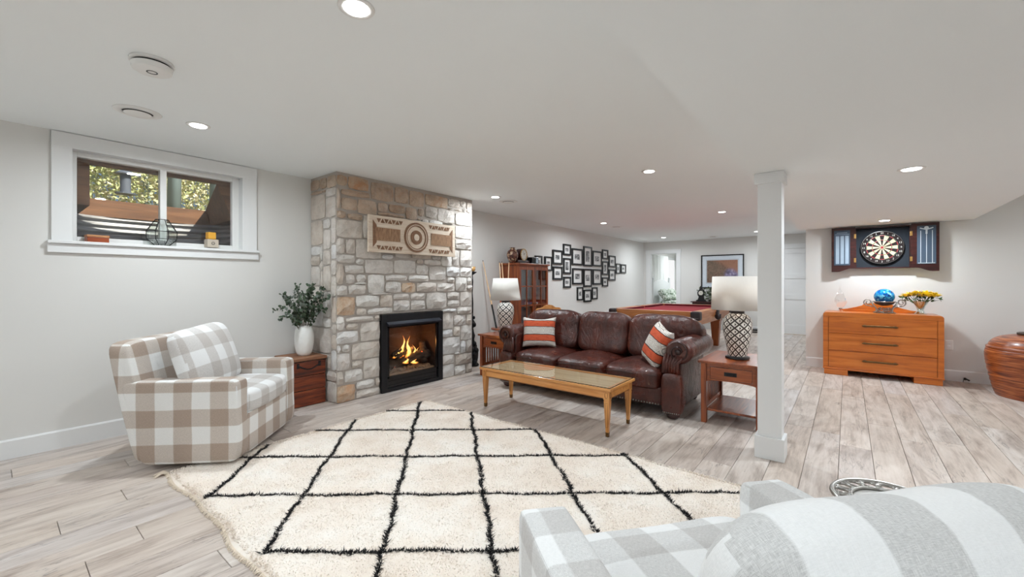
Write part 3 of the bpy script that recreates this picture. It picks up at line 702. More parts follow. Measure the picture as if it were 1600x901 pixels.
# ------------------------------------------------------------------ art panel on the chimney
art = empty('wall_art_panel', (3.245, 4.10, 1.815), 0, 'pale whitewashed carved wooden panel with a round medallion on the stone chimney', 'wall art')
g = N('whitewashed_board'); f = g.noise(g.mapping(g.coord(), (2, 30, 30)), 2, 5); paleM = g.set(g.ramp(f, [(.3, srgb(206, 186, 164)), (.7, srgb(232, 220, 204))]), .8)
g = N('woven_bamboo'); v = g.coord(); x, y, z = g.sep(v)
wv = g.math('MULTIPLY', g.math('SINE', g.math('MULTIPLY', x, 420)), g.math('SINE', g.math('MULTIPLY', z, 420)))
nn = g.noise(g.mapping(v, (60, 1, 14)), 1, 2)
g.bump(wv, .8, .004); weaveM = g.set(g.mix(g.ramp(g.math('ADD', g.math('MULTIPLY', wv, .35), nn), [(.3, 0.0), (.7, 1.0)]), srgb(120, 84, 58), srgb(196, 158, 122)), .8)
darkweave = plain('dark_carving', srgb(132, 98, 74), .85, var=.35, scale=60, bump=.5)
W_, H_ = .645, .205
MB().box((0, 0, 0), (2 * W_, .03, 2 * H_)).build('board', paleM, art, bevel=.003)
for s_ in (-1, 1):
    MB().bb(s_ * .40 - .165, s_ * .40 + .165, -.022, -.014, -.072, .072).build('woven_inset', weaveM, art)
    m = MB(); m.prism([(s_ * (W_ - .05), -H_ + .055), (s_ * (W_ - .05), H_ - .055), (s_ * (W_ - .095), H_ - .11), (s_ * (W_ - .095), -H_ + .11)], -.021, -.014, 'y')
    m.build('end_inset', darkweave, art)
    for t in (-1, 1):
        z_ = t * (H_ - .055)
        k = 7; xa_, xb_ = s_ * .20, s_ * .545
        for i in range(k):
            xc = xa_ + (xb_ - xa_) * (i + .5) / k; h_ = .022
            m = MB()
            if i % 2: m.prism([(xc - .026, z_ - h_), (xc + .026, z_ - h_), (xc, z_ + h_)], -.021, -.014, 'y')
            else: m.prism([(xc - .026, z_ + h_), (xc, z_ - h_), (xc + .026, z_ + h_)], -.021, -.014, 'y')
            m.build('carved_triangle', darkweave, art)
def ringm(r0, r1, y0_, y1_, n=40):
    m = MB(); P = []
    for y in (y0_, y1_):
        for r in (r0, r1):
            for i in range(n): P.append((r * math.cos(2 * PI * i / n), y, r * math.sin(2 * PI * i / n)))
    F = []
    for i in range(n):
        j = (i + 1) % n; F += [(i, j, n + j, n + i), (2 * n + i, 3 * n + i, 3 * n + j, 2 * n + j), (n + i, n + j, 3 * n + j, 3 * n + i), (i, 2 * n + i, 2 * n + j, j)]
    m.add(P, F); return m
ringm(.0, .185, -.018, -.0145).build('medallion_back', paleM, art)
ringm(.135, .18, -.026, -.0175).build('medallion_ring', darkweave, art)
ringm(.148, .156, -.029, -.0255).build('ring_bead', paleM, art)
ringm(.045, .085, -.026, -.0175).build('medallion_ring', darkweave, art)
ringm(.0, .04, -.028, -.0175).build('medallion_boss', paleM, art)

# ------------------------------------------------------------------ things on the window sill
t = empty('wooden_box', (.555, 4.775, 1.598), .12, 'small reddish wooden box on the window sill', 'box')
MB().box((0, 0, .021), (.13, .075, .042)).build('body', M['brown_box'], t, bevel=.003)
MB().box((0, 0, .0515), (.136, .081, .018)).build('lid', wood('pale_box_lid', srgb(150, 92, 50), srgb(186, 128, 82), srgb(206, 152, 104), 0, 3, .4), t, bevel=.003)
t = empty('terrarium', (.972, 4.79, 1.598), .2, 'faceted glass terrarium with black edges on the middle of the window sill', 'terrarium')
def facet(prof, n=8):
    rings = [[Vector((r * math.cos(2 * PI * i / n), r * math.sin(2 * PI * i / n), z)) for i in range(n)] for r, z in prof]; return rings
prof = [(.052, .004), (.112, .06), (.116, .125), (.048, .235)]
rings = facet(prof); fr_ = MB(); gl_ = MB()
for k, ring in enumerate(rings):
    for i in range(8): fr_.cyl(ring[i], ring[(i + 1) % 8], .0028, n=5)
    if k: 
        for i in range(8):
            fr_.cyl(rings[k - 1][i], ring[i], .0028, n=5)
            gl_.add([rings[k - 1][i], rings[k - 1][(i + 1) % 8], ring[(i + 1) % 8], ring[i]], [(0, 1, 2, 3)])
fr_.build('lead_frame', M['black_metal'], t); gl_.build('glass_facets', glass('terrarium_glass', alpha=.8, tint=(.86, .92, .9, 1)), t)
m = MB(); rg = random.Random(5)
for i in range(60):
    a, r_ = rg.uniform(0, 6.28), rg.uniform(0, .07); m.sphere((r_ * math.cos(a), r_ * math.sin(a), .016 + rg.uniform(0, .02) + r_ * .3), rg.uniform(.007, .013), 6, 4)
m.build('pebbles', plain('pebbles', srgb(108, 108, 106), .6, var=.5, scale=25), t, kind='stuff')
t = empty('candle_holder', (1.345, 4.785, 1.598), .1, 'square stone candle holder on a clear foot at the right of the sill', 'candle holder')
MB().box((0, 0, .006), (.115, .085, .011)).build('foot', M['glass'], t)
MB().box((0, 0, .05), (.095, .075, .077)).build('block', plain('carved_stone', srgb(198, 186, 170), .8, bump=.3), t, bevel=.004)
ringm(.008, .016, -.0405, -.037, 16).build('carved_emblem', plain('emblem_grey', srgb(130, 124, 116), .8), t, loc=(0, 0, .05))
t = empty('pillar_candle', (1.34, 4.785, 1.6875), .1, 'square yellow wax candle standing on the stone holder', 'candle')
MB().box((0, 0, .034), (.066, .066, .067)).build('wax', plain('yellow_wax', srgb(224, 166, 60), .5, Subsurface_Weight=.1), t, bevel=.006)
MB().cyl((0, 0, .066), (0, 0, .078), .0015, n=5).build('wick', M['black_metal'], t)

# ------------------------------------------------------------------ outside: trees and bird feeder
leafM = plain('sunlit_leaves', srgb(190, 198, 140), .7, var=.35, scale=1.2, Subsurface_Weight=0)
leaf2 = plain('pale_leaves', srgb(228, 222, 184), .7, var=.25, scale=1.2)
barkM = plain('grey_bark', srgb(132, 150, 152), .9, var=.25, scale=5, bump=.6)
def leafcloud(n, fx, size, seed, parent=None, name='foliage', mat=leafM, **kw):
    rg = np.random.RandomState(seed); c_ = fx(rg, n); a = rg.normal(size=(n, 3)); a /= np.linalg.norm(a, axis=1)[:, None]
    b = np.cross(a, rg.normal(size=(n, 3))); b /= np.linalg.norm(b, axis=1)[:, None]; s_ = size * rg.uniform(.5, 1.3, (n, 1))
    V = np.stack([c_ - a * s_, c_ + b * s_ * .5, c_ + a * s_, c_ - b * s_ * .5], 1).reshape(-1, 3)
    me = bpy.data.meshes.new(name); me.vertices.add(4 * n); me.vertices.foreach_set('co', V.ravel()); me.loops.add(4 * n); me.loops.foreach_set('vertex_index', np.arange(4 * n))
    me.polygons.add(n); me.polygons.foreach_set('loop_start', np.arange(0, 4 * n, 4)); me.update(calc_edges=True); me.materials.append(mat)
    o = bpy.data.objects.new(name, me); C.objects.link(o)
    if parent: o.parent = parent
    tag(o, kw.get('label'), kw.get('cat'), kw.get('group'), kw.get('kind')); return o
for (x, y, r_, lb) in [(1.98, 9.0, .085, 'grey tree trunk seen through the window, nearer its centre bar'), (2.72, 9.4, .11, 'grey tree trunk seen at the right of the small window')]:
    t = empty('tree', (x, y, 1.95), 0, lb, 'tree', 'trees outside the window')
    MB().tube([(0, 0, 0), (.04, 0, 2.5), (-.03, .05, 5), (.02, 0, 8)], [r_ * 1.2, r_, r_ * .9, r_ * .6], 12).build('trunk', barkM, t, smooth=True)
    if x < 2: MB().tube([(0, 0, 2.5), (-.5, -1.0, 2.62), (-.913, -2.0, 2.62), (-1.1, -2.3, 2.58)], [.05, .03, .022, .012], 8).build('branch', barkM, t, smooth=True)
    for q in range(5): MB().tube([(0, 0, 3.2 + q), (.35 * math.cos(q * 2.2), .35 * math.sin(q * 2.2), 3.6 + q)], [.05, .02], 6).build('branch', barkM, t)
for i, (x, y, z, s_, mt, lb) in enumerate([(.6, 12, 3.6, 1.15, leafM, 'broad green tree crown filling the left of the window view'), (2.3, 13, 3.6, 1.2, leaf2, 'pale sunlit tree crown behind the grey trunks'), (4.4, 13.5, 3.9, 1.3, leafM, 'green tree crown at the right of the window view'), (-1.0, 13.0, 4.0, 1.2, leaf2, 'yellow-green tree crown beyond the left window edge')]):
    t = empty('tree', (x, y, 1.95), 0, lb, 'tree', 'trees outside the window')
    MB().tube([(0, 0, 0), (.1, .1, 1.2), (.0, .2, 2.6)], [.09, .07, .04], 8).build('trunk', barkM, t, smooth=True)
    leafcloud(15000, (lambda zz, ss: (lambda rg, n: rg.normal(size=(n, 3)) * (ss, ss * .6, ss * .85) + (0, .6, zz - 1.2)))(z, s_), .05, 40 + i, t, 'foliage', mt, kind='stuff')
t = empty('bird_feeder', (1.067, 7.0, 2.38), 0, 'blue-grey tube bird feeder hanging outside the window', 'bird feeder')
gm = plain('feeder_grey', srgb(92, 100, 112), .6)
MB().cyl((0, 0, 0), (0, 0, .24), .052, n=16).build('tube_body', gm, t, smooth='auto')
MB().lathe([(.01, .31), (.10, .24), (.10, .23)], n=16).build('roof', gm, t, smooth='auto')
MB().lathe([(.1, 0), (.1, -.015), (.02, -.02)], n=16).build('tray', gm, t)
MB().cyl((0, 0, .3), (0, 0, 2.2), .004, n=5).build('hanging_wire', M['black_metal'], t)

# ------------------------------------------------------------------ rug
RX0, RX1, RY0, RY1 = .748, 2.94, .36, 3.535
rug = empty('rug', ((RX0 + RX1) / 2, (RY0 + RY1) / 2, 0), 0, 'cream shag rug with a black diamond lattice in front of the fireplace', 'rug')
cx_, cy_ = (RX0 + RX1) / 2, (RY0 + RY1) / 2
def edge_x(y, s): return (RX0 + .014 * math.sin(y * 5.1) + .008 * math.sin(y * 13)) if s < 0 else (RX1 + .012 * math.sin(y * 4.3 + 1) + .006 * math.sin(y * 17))
def edge_y(x, s): return (RY0 + .01 * math.sin(x * 7)) if s < 0 else (RY1 + .012 * math.sin(x * 6 + 2))
nx, ny = 90, 130; P = []; hz = 0.016
for j in range(ny + 1):
    for i in range(nx + 1):
        u, v = i / nx, j / ny
        x = edge_x(RY0 + (RY1 - RY0) * v, -1) * (1 - u) + edge_x(RY0 + (RY1 - RY0) * v, 1) * u; y = edge_y(x, -1) * (1 - v) + edge_y(x, 1) * v
        e_ = min(u, 1 - u, v, 1 - v); z = hz * min(1, e_ * 60) + .003 + .0025 * noise.noise((x * 9, y * 9, 0))
        P.append((x - cx_, y - cy_, max(z, .002)))
F = [(j * (nx + 1) + i, j * (nx + 1) + i + 1, (j + 1) * (nx + 1) + i + 1, (j + 1) * (nx + 1) + i) for j in range(ny) for i in range(nx)]
g = N('cream_wool'); v = g.pos(); f = g.noise(v, 2.4, 4, .6); f2 = g.noise(v, 60, 3)
creamM = g.set(g.ramp(g.math('ADD', g.math('MULTIPLY', f, .8), g.math('MULTIPLY', f2, .2)), [(.32, srgb(228, 214, 200)), (.5, srgb(238, 228, 217)), (.68, srgb(243, 238, 231))]), .95, 0, Sheen_Weight=.2)
m = MB(); m.add(P, F); m.build('backing', creamM, rug, smooth=True)
def tufts(n, posf, size, mat, name, seed, lean=.5, wd=.35):
    rg = np.random.RandomState(seed); base = posf(rg, n); n = len(base)
    a = rg.uniform(0, 2 * PI, n); w_ = size * wd * rg.uniform(.6, 1.3, n); h_ = size * rg.uniform(.6, 1.2, n)
    d = np.stack([np.cos(a), np.sin(a), 0 * a], 1); tip = base + np.stack([rg.normal(0, lean, n) * h_, rg.normal(0, lean, n) * h_, h_], 1)
    V = np.stack([base - d * w_[:, None], base + d * w_[:, None], tip], 1).reshape(-1, 3)
    me = bpy.data.meshes.new(name); me.vertices.add(3 * n); me.vertices.foreach_set('co', V.ravel()); me.loops.add(3 * n); me.loops.foreach_set('vertex_index', np.arange(3 * n))
    me.polygons.add(n); me.polygons.foreach_set('loop_start', np.arange(0, 3 * n, 3)); me.update(calc_edges=True); me.materials.append(mat)
    o = bpy.data.objects.new(name, me); C.objects.link(o); return o
def rug_pos(rg, n):
    x = rg.uniform(RX0 + .005, RX1 - .005, n); y = rg.uniform(RY0 + .005, RY1 - .005, n)
    x = np.where(rg.rand(n) < .5, x, x); ex0 = RX0 + .014 * np.sin(y * 5.1) + .008 * np.sin(y * 13); ex1 = RX1 + .012 * np.sin(y * 4.3 + 1) + .006 * np.sin(y * 17)
    k = (x > ex0 + .004) & (x < ex1 - .004); x, y = x[k], y[k]
    return np.stack([x - cx_, y - cy_, np.full(len(x), .014)], 1)
o = tufts(160000, rug_pos, .0095, creamM, 'wool_pile', 2, .8, .5); o.parent = rug; tag(o, kind='stuff')
blackM = plain('black_wool', srgb(30, 29, 31), .95)
def line_pts(kind, k):
    pts = []; x = RX0 + .05
    while x < RX1 - .03:
        y = (k - 1.22 * x) if kind == 'A' else (k + 1.075 * x)
        if RY0 + .04 < y < RY1 - .02: pts.append((x, y))
        x += .004
    return pts
for kind, ks in (('A', (.545, 1.40, 2.245, 3.10, 3.93, 4.785, 5.635, 6.48)), ('B', (2.05, 1.26, .455, -.29, -1.065, -1.85, -2.62))):
    for k in ks:
        pp = line_pts(kind, k)
        if len(pp) < 12: continue
        def pf(rg, n, pp=pp):
            idx = rg.randint(0, len(pp), n); a = np.array(pp)[idx]; ph = rg.uniform(0, 6)
            wob = .010 * np.sin(a[:, 0] * 16 + ph) + .006 * np.sin(a[:, 0] * 53 + ph * 2)
            gap = (np.sin(a[:, 0] * 23 + ph) * np.sin(a[:, 0] * 61 + 2 * ph)) > -.93
            thick = .0022 + .0026 * (np.sin(a[:, 0] * 31 + ph) * .5 + .5)
            q = np.stack([a[:, 0] - cx_ + rg.normal(0, 1, n) * thick, a[:, 1] - cy_ + wob + rg.normal(0, 1, n) * thick, np.full(n, .016)], 1); return q[gap]
        o = tufts(int(len(pp) * 7), pf, .014, blackM, 'black_line', 100 + int(k * 10) + (50 if kind == 'A' else 0), .9, .36); o.parent = rug; tag(o, kind='stuff')
m = MB(); rg = random.Random(4)
y = RY0
while y < RY1 + .01:
    for _ in range(2):
        x = edge_x(y, -1) + .004; L = rg.uniform(.010, .024); dy = rg.uniform(-.02, .02)
        m.tube([(x - cx_, y - cy_, .009), (x - L * .5 - cx_, y + dy * .5 - cy_, .009), (x - L - cx_, y + dy - cy_, .003)], [.0035, .003, .0015], 4)
    y += .008
for k in range(14):
    a = rg.uniform(1.9, 3.6); m.tube([(RX0 - cx_, RY1 - .02 - cy_, .012), (RX0 - cx_ + .04 * math.cos(a), RY1 - cy_ + .035 * math.sin(a), .018), (RX0 - cx_ + .075 * math.cos(a), RY1 - cy_ + .07 * math.sin(a), .004)], [.005, .004, .002], 5)
x = RX0
while x < RX1:
    y = edge_y(x, 1); m.tube([(x - cx_, y - .004 - cy_, .007), (x + rg.uniform(-.01, .01) - cx_, y + rg.uniform(.006, .016) - cy_, .003)], [.003, .0015], 4); x += .012
m.build('fringe', plain('fringe_wool', srgb(220, 206, 188), .95), rug, kind='stuff')

# ------------------------------------------------------------------ check armchairs
def armchair(loc, rz, label, fab, fabtop, cushion_rot=0.0, cush=(0, .40, .70), csize=(.66, .21, .50), tilt=.30, name='armchair', bh=.83, cfab=None, by=0, cp=5):
    t = empty(name, (loc[0], loc[1], 0), rz, label, 'armchair', None)
    f0 = loc[2] if len(loc) > 2 else 0
    MB().lathe([(.25, .002 + f0), (.26, .01 + f0), (.26, .03 + f0), (.1, .036 + f0), (.1, .06)], (0, .34, 0), 24).build('swivel_base', M['black_metal'], t)
    def shear(v, u):
        y = v.y + (.125 * (v.z / .28 + 1) * .5 if u.y > 0 else 0) * max(0, u.y) ** .5
        if u.z < -.5 and abs(u.x) > .0: y = y * (1 - .05 * (-u.z - .5))
        return (v.x * (1 + .012 * math.sin(9 * v.z)), y + .006 * math.sin(14 * v.x + 9 * v.z) * (u.y < -.9), v.z)
    for s_ in (-1, 1):
        m = MB(); m.superbox((s_ * .392, .315 + by / 2, .322), (.148, .63 + by, .564), 14, 14, fn=shear); m.build('arm', fab, t, smooth=True, uv='box')
        e_ = MB(); x_ = s_ * .4585
        e_.tube([(x_, .035, .590), (x_, .30, .594), (x_, .62 + by, .592)], .004, 5); e_.tube([(x_ - s_ * .133, .035, .590), (x_ - s_ * .133, .30, .594), (x_ - s_ * .133, .50, .592)], .004, 5)
        e_.tube([(x_ - s_ * .002, .012, .56), (x_ - s_ * .002, .008, .40), (x_ - s_ * .002, .012, .12)], .004, 5)
        e_.build('welt', fabtop, t, smooth=True, uv='box')
    bw = MB()
    bw.superbox((0, .70 + by, .04 + bh / 2), (.925, .145, bh), 12, 14, fn=lambda v, u: (v.x * (1 - .03 * max(0, u.z)), v.y + .235 * (v.z) + .012 * math.sin(5 * v.x), v.z))
    bw.build('backrest', fab, t, smooth=True, uv='box')
    m = MB(); m.superbox((0, .06, .19), (.67, .11, .29), 14, 8); m.superbox((0, .36, .19), (.66, .60, .20), 12, 6); m.build('front_skirt', fab, t, smooth=True, uv='box')
    m = MB(); m.superbox((0, .295, .405), (.655, .63, .165), 7, 14, crown=.022, fn=lambda v, u: (v.x, v.y, v.z + .006 * math.sin(8 * v.x + 5 * v.y))); m.build('seat_cushion', fabtop, t, smooth=True, uv='box')
    m = MB(); W2, T2, H2 = csize
    def pil(v, u):
        x, z = v.x, v.z; ex, ez = abs(u.x), abs(u.z)
        k = (1 - ex ** 4 * .55) * (1 - ez ** 4 * .55)
        x *= 1 + .03 * ez ** 6 - .02 * (1 - ez); z *= 1 + .04 * ex ** 6
        return (x, v.y * k * (1 + .12 * (1 - ez)) + .008 * math.sin(9 * x + 6 * z), z + .010 * math.sin(7 * x))
    m.superbox((0, 0, 0), (W2, T2, H2), cp, 18, fn=pil)
    o = m.build('back_cushion', cfab or fabtop, t, smooth=True, uv='box'); o.location = cush; o.rotation_euler = (-tilt, 0, cushion_rot)
    return t
armchair((1.404, 3.590, .018), math.radians(44), 'brown and white check swivel armchair on the rug corner, left of the fireplace', M['plaid_brown'], M['plaid_top'], cush=(-.04, .445, .70), csize=(.70, .19, .50), tilt=.36, cushion_rot=.03)
armchair((1.375, .50, .018), math.radians(141.5), 'pale grey striped armchair in the right foreground, seen from behind', M['plaid_grey'], M['plaid_grey'], cush=(-.045, .655, .688), csize=(.76, .24, .48), tilt=.34, bh=.74, by=.13, cp=4, cfab=M['stripe_grey'])

# ------------------------------------------------------------------ leather sofa (faces -x)
sofa = empty('sofa', (4.43, 2.27, 0), 0, 'dark brown leather three-seat sofa with rolled arms behind the coffee table', 'sofa')
Lm = M['leather']
m = MB(); m.superbox((-.02, 0, .19), (.86, 1.86, .20), 12, 10); m.build('base_rail', Lm, sofa, smooth=True)
m = MB(); m.superbox((.40, 0, .45), (.17, 2.06, .76), 10, 12, fn=lambda v, u: (v.x + .12 * v.z, v.y, v.z)); m.build('back_frame', Lm, sofa, smooth=True)
def soft(v, u, a=.006): return (v.x + a * math.sin(11 * v.y + 5 * v.z), v.y, v.z + a * math.sin(9 * v.x + 12 * v.y))
for k in (-1, 0, 1):
    m = MB(); m.superbox((-.085, k * .595, .335), (.80, .60, .20), 6, 18, crown=.045, fn=lambda v, u: soft(v, u, .005)); o = m.build('seat_cushion', Lm, sofa, smooth=True)
    mm = MB(); yy = k * .595
    pts = [(-.483, yy + q, .385 + .004 * math.sin(20 * q)) for q in np.linspace(-.27, .27, 16)]; mm.tube(pts, .004, 6); mm.build('piping', M['leather_seam'], o, smooth=True)
def backc(yc, wd, outer):
    def fn(v, u):
        y = v.y; low = max(0, -u.z)
        if outer and u.y * outer > 0: y -= outer * .20 * min(1, max(0, .25 - u.z) * 1.6) * abs(u.y)
        top = max(0, u.z - .2)
        z = v.z - (.05 * (abs(u.y) ** 3) * max(0, u.z) if (outer and u.y * outer > 0) else .008 * abs(u.y) ** 3 * max(0, u.z))
        x = v.x * (1 + .18 * math.exp(-((u.z - .55) / .35) ** 2)) + .008 * math.sin(14 * v.y + 6 * v.z)
        return (x, y, z)
    m = MB(); m.superbox((0, 0, 0), (.25, wd, .50), 5, 20, fn=fn)
    o = m.build('back_cushion', Lm, sofa, smooth=True); o.location = (.205, yc, .665); o.rotation_euler = (0, .26, 0)
    mm = MB()
    for zz in (.215,): mm.tube([(-.055, q, zz + .003 * math.sin(15 * q)) for q in np.linspace(-wd * .42, wd * .42, 14)], .004, 6)
    mm.build('piping', M['leather_seam'], o, smooth=True)
backc(0, .64, 0); backc(.715, .80, 1); backc(-.715, .80, -1)
rg = random.Random(9)
for s_ in (-1, 1):
    m = MB(); m.superbox((.03, s_ * .975, .36), (.83, .15, .56), 14, 10); a = m.build('arm', Lm, sofa, smooth=True)
    m = MB(); prof = []
    for x, r_ in ((-.425, .095), (-.41, .112), (-.38, .118), (.35, .112), (.44, .10), (.47, .06)): prof.append((x, r_))
    b = len(m.v); P = []; n_ = 28
    for x, r_ in prof:
        for i in range(n_): q = 2 * PI * i / n_; P.append((x, s_ * 1.04 + r_ * math.cos(q) * 1.05, .625 + r_ * math.sin(q)))
    F = [(k * n_ + i, k * n_ + (i + 1) % n_, (k + 1) * n_ + (i + 1) % n_, (k + 1) * n_ + i) for k in range(len(prof) - 1) for i in range(n_)] + [tuple(range(n_)), tuple(range((len(prof) - 1) * n_, len(prof) * n_))]
    m.add(P, F); m.build('arm_roll', Lm, sofa, smooth='auto')
    # scroll and pleats on the arm front
    sp = []
    for k in range(40):
        q = k / 39; ang = -PI / 2 + q * 2 * PI * 1.25; rr_ = .092 * (1 - .62 * q)
        sp.append((-.432 - .004 * q, s_ * (1.04 - rr_ * math.cos(ang) * -1), .625 + rr_ * math.sin(ang) * -1))
    m = MB(); m.tube(sp, .006, 7)
    m.cyl((-.424, s_ * 1.04, .625), (-.437, s_ * 1.04, .625), .03, .022, 16)
    m.build('arm_scroll', M['leather_seam'], sofa, smooth=True)
    m = MB()
    for k in range(6):
        f_ = k / 5; y0_ = s_ * (.905 + .03 * f_ + .10 * f_); y1_ = s_ * (.925 + .14 * f_)
        m.tube([(-.42, s_ * (.93 + .155 * f_), .60 - .02 * f_), (-.432, s_ * (.915 + .12 * f_), .52), (-.44, s_ * (.915 + .13 * f_), .42)], [.016, .019, .022], 8)
    m.build('arm_front_pleats', Lm, sofa, smooth=True)
    m = MB(); m.superbox((-.43, s_ * .995, .235), (.14, .19, .385), 5, 12); m.build('arm_post', Lm, sofa, smooth=True)
    m = MB(); m.lathe([(.03, .0), (.05, .012), (.062, .035), (.058, .06)], (-.42, s_ * .995, 0), 18); m.build('bun_foot', M['dark_wood'], sofa, smooth=True)
    m = MB(); m.lathe([(.025, .0), (.04, .02), (.045, .10)], (.40, s_ * .95, 0), 14); m.build('rear_foot', M['dark_wood'], sofa, smooth=True)
    m = MB()
    for k in range(9): m.sphere((-.503 + .012 * abs(k - 4) / 4, s_ * .995 - .072 + k * .018, .068), .006, 8, 5)
    m.build('nailheads', M['chrome'], sofa, smooth=True)
m = MB()
for k in range(64):
    y = -.87 + k * 1.74 / 63; m.sphere((-.455, y, .118), .0085, 8, 5)
m.build('nailheads', M['chrome'], sofa, smooth=True)

# throw pillows
def pillow_mat():
    g = N('striped_cushion_cover'); uv = g.n('UVMap', uv_map='uv').outputs[0]; x, y, _ = g.sep(uv)
    jg = g.math('MULTIPLY', g.math('SUBTRACT', g.noise(uv, 6, 3), .5), .03); yy = g.math('ADD', y, jg)
    base = g.ramp(yy, [(0, srgb(222, 218, 210)), (.165, srgb(40, 34, 34)), (.185, srgb(206, 92, 58)), (.375, srgb(40, 34, 34)), (.395, srgb(222, 218, 210)), (.635, srgb(40, 34, 34)), (.655, srgb(206, 92, 58)), (.845, srgb(40, 34, 34)), (.865, srgb(222, 218, 210))], 'CONSTANT')
    blot = g.noise(g.mapping(uv, (3, 7, 1)), 2.5, 4, .6)
    base = g.mix(g.math('MULTIPLY', g.ramp(blot, [(.5, 0.0), (.72, .5)]), 1.0), base, g.mix(1, base, srgb(196, 120, 110), 'MULTIPLY'))
    # concentric doodle rings on the white bands
    cell = g.math('SUBTRACT', g.math('FRACT', g.math('MULTIPLY', x, 3.2)), .5); cy = g.math('MULTIPLY', g.math('SUBTRACT', yy, .515), 3.4)
    rad = g.math('SQRT', g.math('ADD', g.math('MULTIPLY', cell, cell), g.math('MULTIPLY', cy, cy)))
    rings = g.math('LESS_THAN', g.math('ABSOLUTE', g.math('SINE', g.math('MULTIPLY', rad, 24))), .38)
    white = g.ramp(yy, [(0, 1.0), (.16, 0.0), (.395, 1.0), (.632, 0.0), (.87, 1.0)], 'CONSTANT')
    c_ = g.mix(g.math('MULTIPLY', g.math('MULTIPLY', rings, white), .75), base, srgb(84, 80, 80))
    wv = g.noise(g.mapping(uv, (300, 60, 1)), 1, 2); g.bump(wv, .3, .004)
    return g.set(c_, .9)
pilM = pillow_mat(); pilB = plain('cushion_edge', srgb(44, 34, 34), .9)
def pillow(loc, size, rot, label):
    w_, h_ = size; n = 22; me = bpy.data.meshes.new('throw_pillow'); P = []; U = []; F = []
    for s_ in (-1, 1):
        for j in range(n + 1):
            for i in range(n + 1):
                u, v = 2 * i / n - 1, 2 * j / n - 1
                th = .075 * ((1 - u ** 4) * (1 - v ** 4)) ** .55; pin = .09
                x = u * w_ / 2 * (1 - pin * (1 - v * v) ** 1.0 * abs(u) ** 3 * 1.0 + .0); z = v * h_ / 2 * (1 - pin * (1 - u * u) * abs(v) ** 3)
                P.append((x, s_ * th + .006 * math.sin(10 * x + 8 * z), z + (-.02 * (1 - abs(u)) * (v > .9)))); U.append((i / n, j / n))
    K = (n + 1) ** 2
    for j in range(n):
        for i in range(n):
            a = j * (n + 1) + i; F.append((a, a + 1, a + n + 2, a + n + 1)); F.append((K + a, K + a + n + 1, K + a + n + 2, K + a + 1))
    me.from_pydata(P, [], F); me.materials.append(pilM); l = me.uv_layers.new(name='uv')
    for p in me.polygons:
        for li in p.loop_indices: l.data[li].uv = U[me.loops[li].vertex_index]
    bm = bmesh.new(); bm.from_mesh(me); bmesh.ops.remove_doubles(bm, verts=bm.verts, dist=.0015); bm.to_mesh(me); bm.free()
    me.polygons.foreach_set('use_smooth', [True] * len(me.polygons))
    o = bpy.data.objects.new('throw_pillow', me); C.objects.link(o); o.location = loc; o.rotation_euler = rot
    return tag(o, label, 'pillow', 'striped throw pillows on the sofa')
pillow((4.295, 3.00, .655), (.42, .38), (-.30, .0, math.radians(-58)), 'orange and cream striped pillow standing upright at the left end of the leather sofa')
pillow((4.20, 1.49, .645), (.34, .42), (-.34, math.radians(16), math.radians(-137)), 'orange and cream striped pillow tilted against the right arm of the leather sofa')

# ------------------------------------------------------------------ coffee table
ct = empty('coffee_table', (3.405, 2.225, 0), 0, 'long low honey-coloured coffee table with glass top and tapered legs', 'coffee table')
hx, hy = .255, .725
m = MB(); m.bb(-hx, -hx + .05, -hy, hy, .383, .408).bb(hx - .05, hx, -hy, hy, .383, .408).bb(-hx + .05, hx - .05, -hy, -hy + .05, .383, .408).bb(-hx + .05, hx - .05, hy - .05, hy, .383, .408)
m.build('top_frame', M['honey_y'], ct, bevel=.005)
MB().bb(-hx + .05, hx - .05, -hy + .05, hy - .05, .385, .4).build('top_panel', wood('faded_top', srgb(166, 140, 100), srgb(192, 168, 128), srgb(204, 184, 148), 1, .8, .5), ct)
MB().bb(-hx + .012, hx - .012, -hy + .012, hy - .012, .4085, .4145).build('glass_top', glass('table_glass', alpha=.12), ct)
g = MB(); g.bb(-hx + .011, hx - .011, -hy + .011, -hy + .0125, .4085, .414).bb(-hx + .011, hx - .011, hy - .0125, hy - .011, .4085, .414).bb(-hx + .0105, -hx + .012, -hy + .012, hy - .012, .4085, .414).bb(hx - .012, hx - .0105, -hy + .012, hy - .012, .4085, .414)
g.build('glass_edge', plain('green_glass_edge', srgb(44, 62, 50), .15), ct)
m = MB(); i_ = .022
m.bb(-hx + i_ + .004, -hx + i_ + .022, -hy + .07, hy - .07, .315, .383).bb(hx - i_ - .022, hx - i_ - .004, -hy + .07, hy - .07, .315, .383).bb(-hx + .07, hx - .07, -hy + i_ + .004, -hy + i_ + .022, .315, .383).bb(-hx + .07, hx - .07, hy - i_ - .022, hy - i_ - .004, .315, .383)
m.build('apron', M['honey_y'], ct)
m = MB(); m.bb(-hx + i_ + .002, -hx + i_ + .005, -hy + .07, hy - .07, .316, .3205).bb(-hx + .07, hx - .07, -hy + i_ + .002, -hy + i_ + .005, .316, .3205).build('bead', plain('dark_bead', srgb(120, 70, 30), .4), ct)
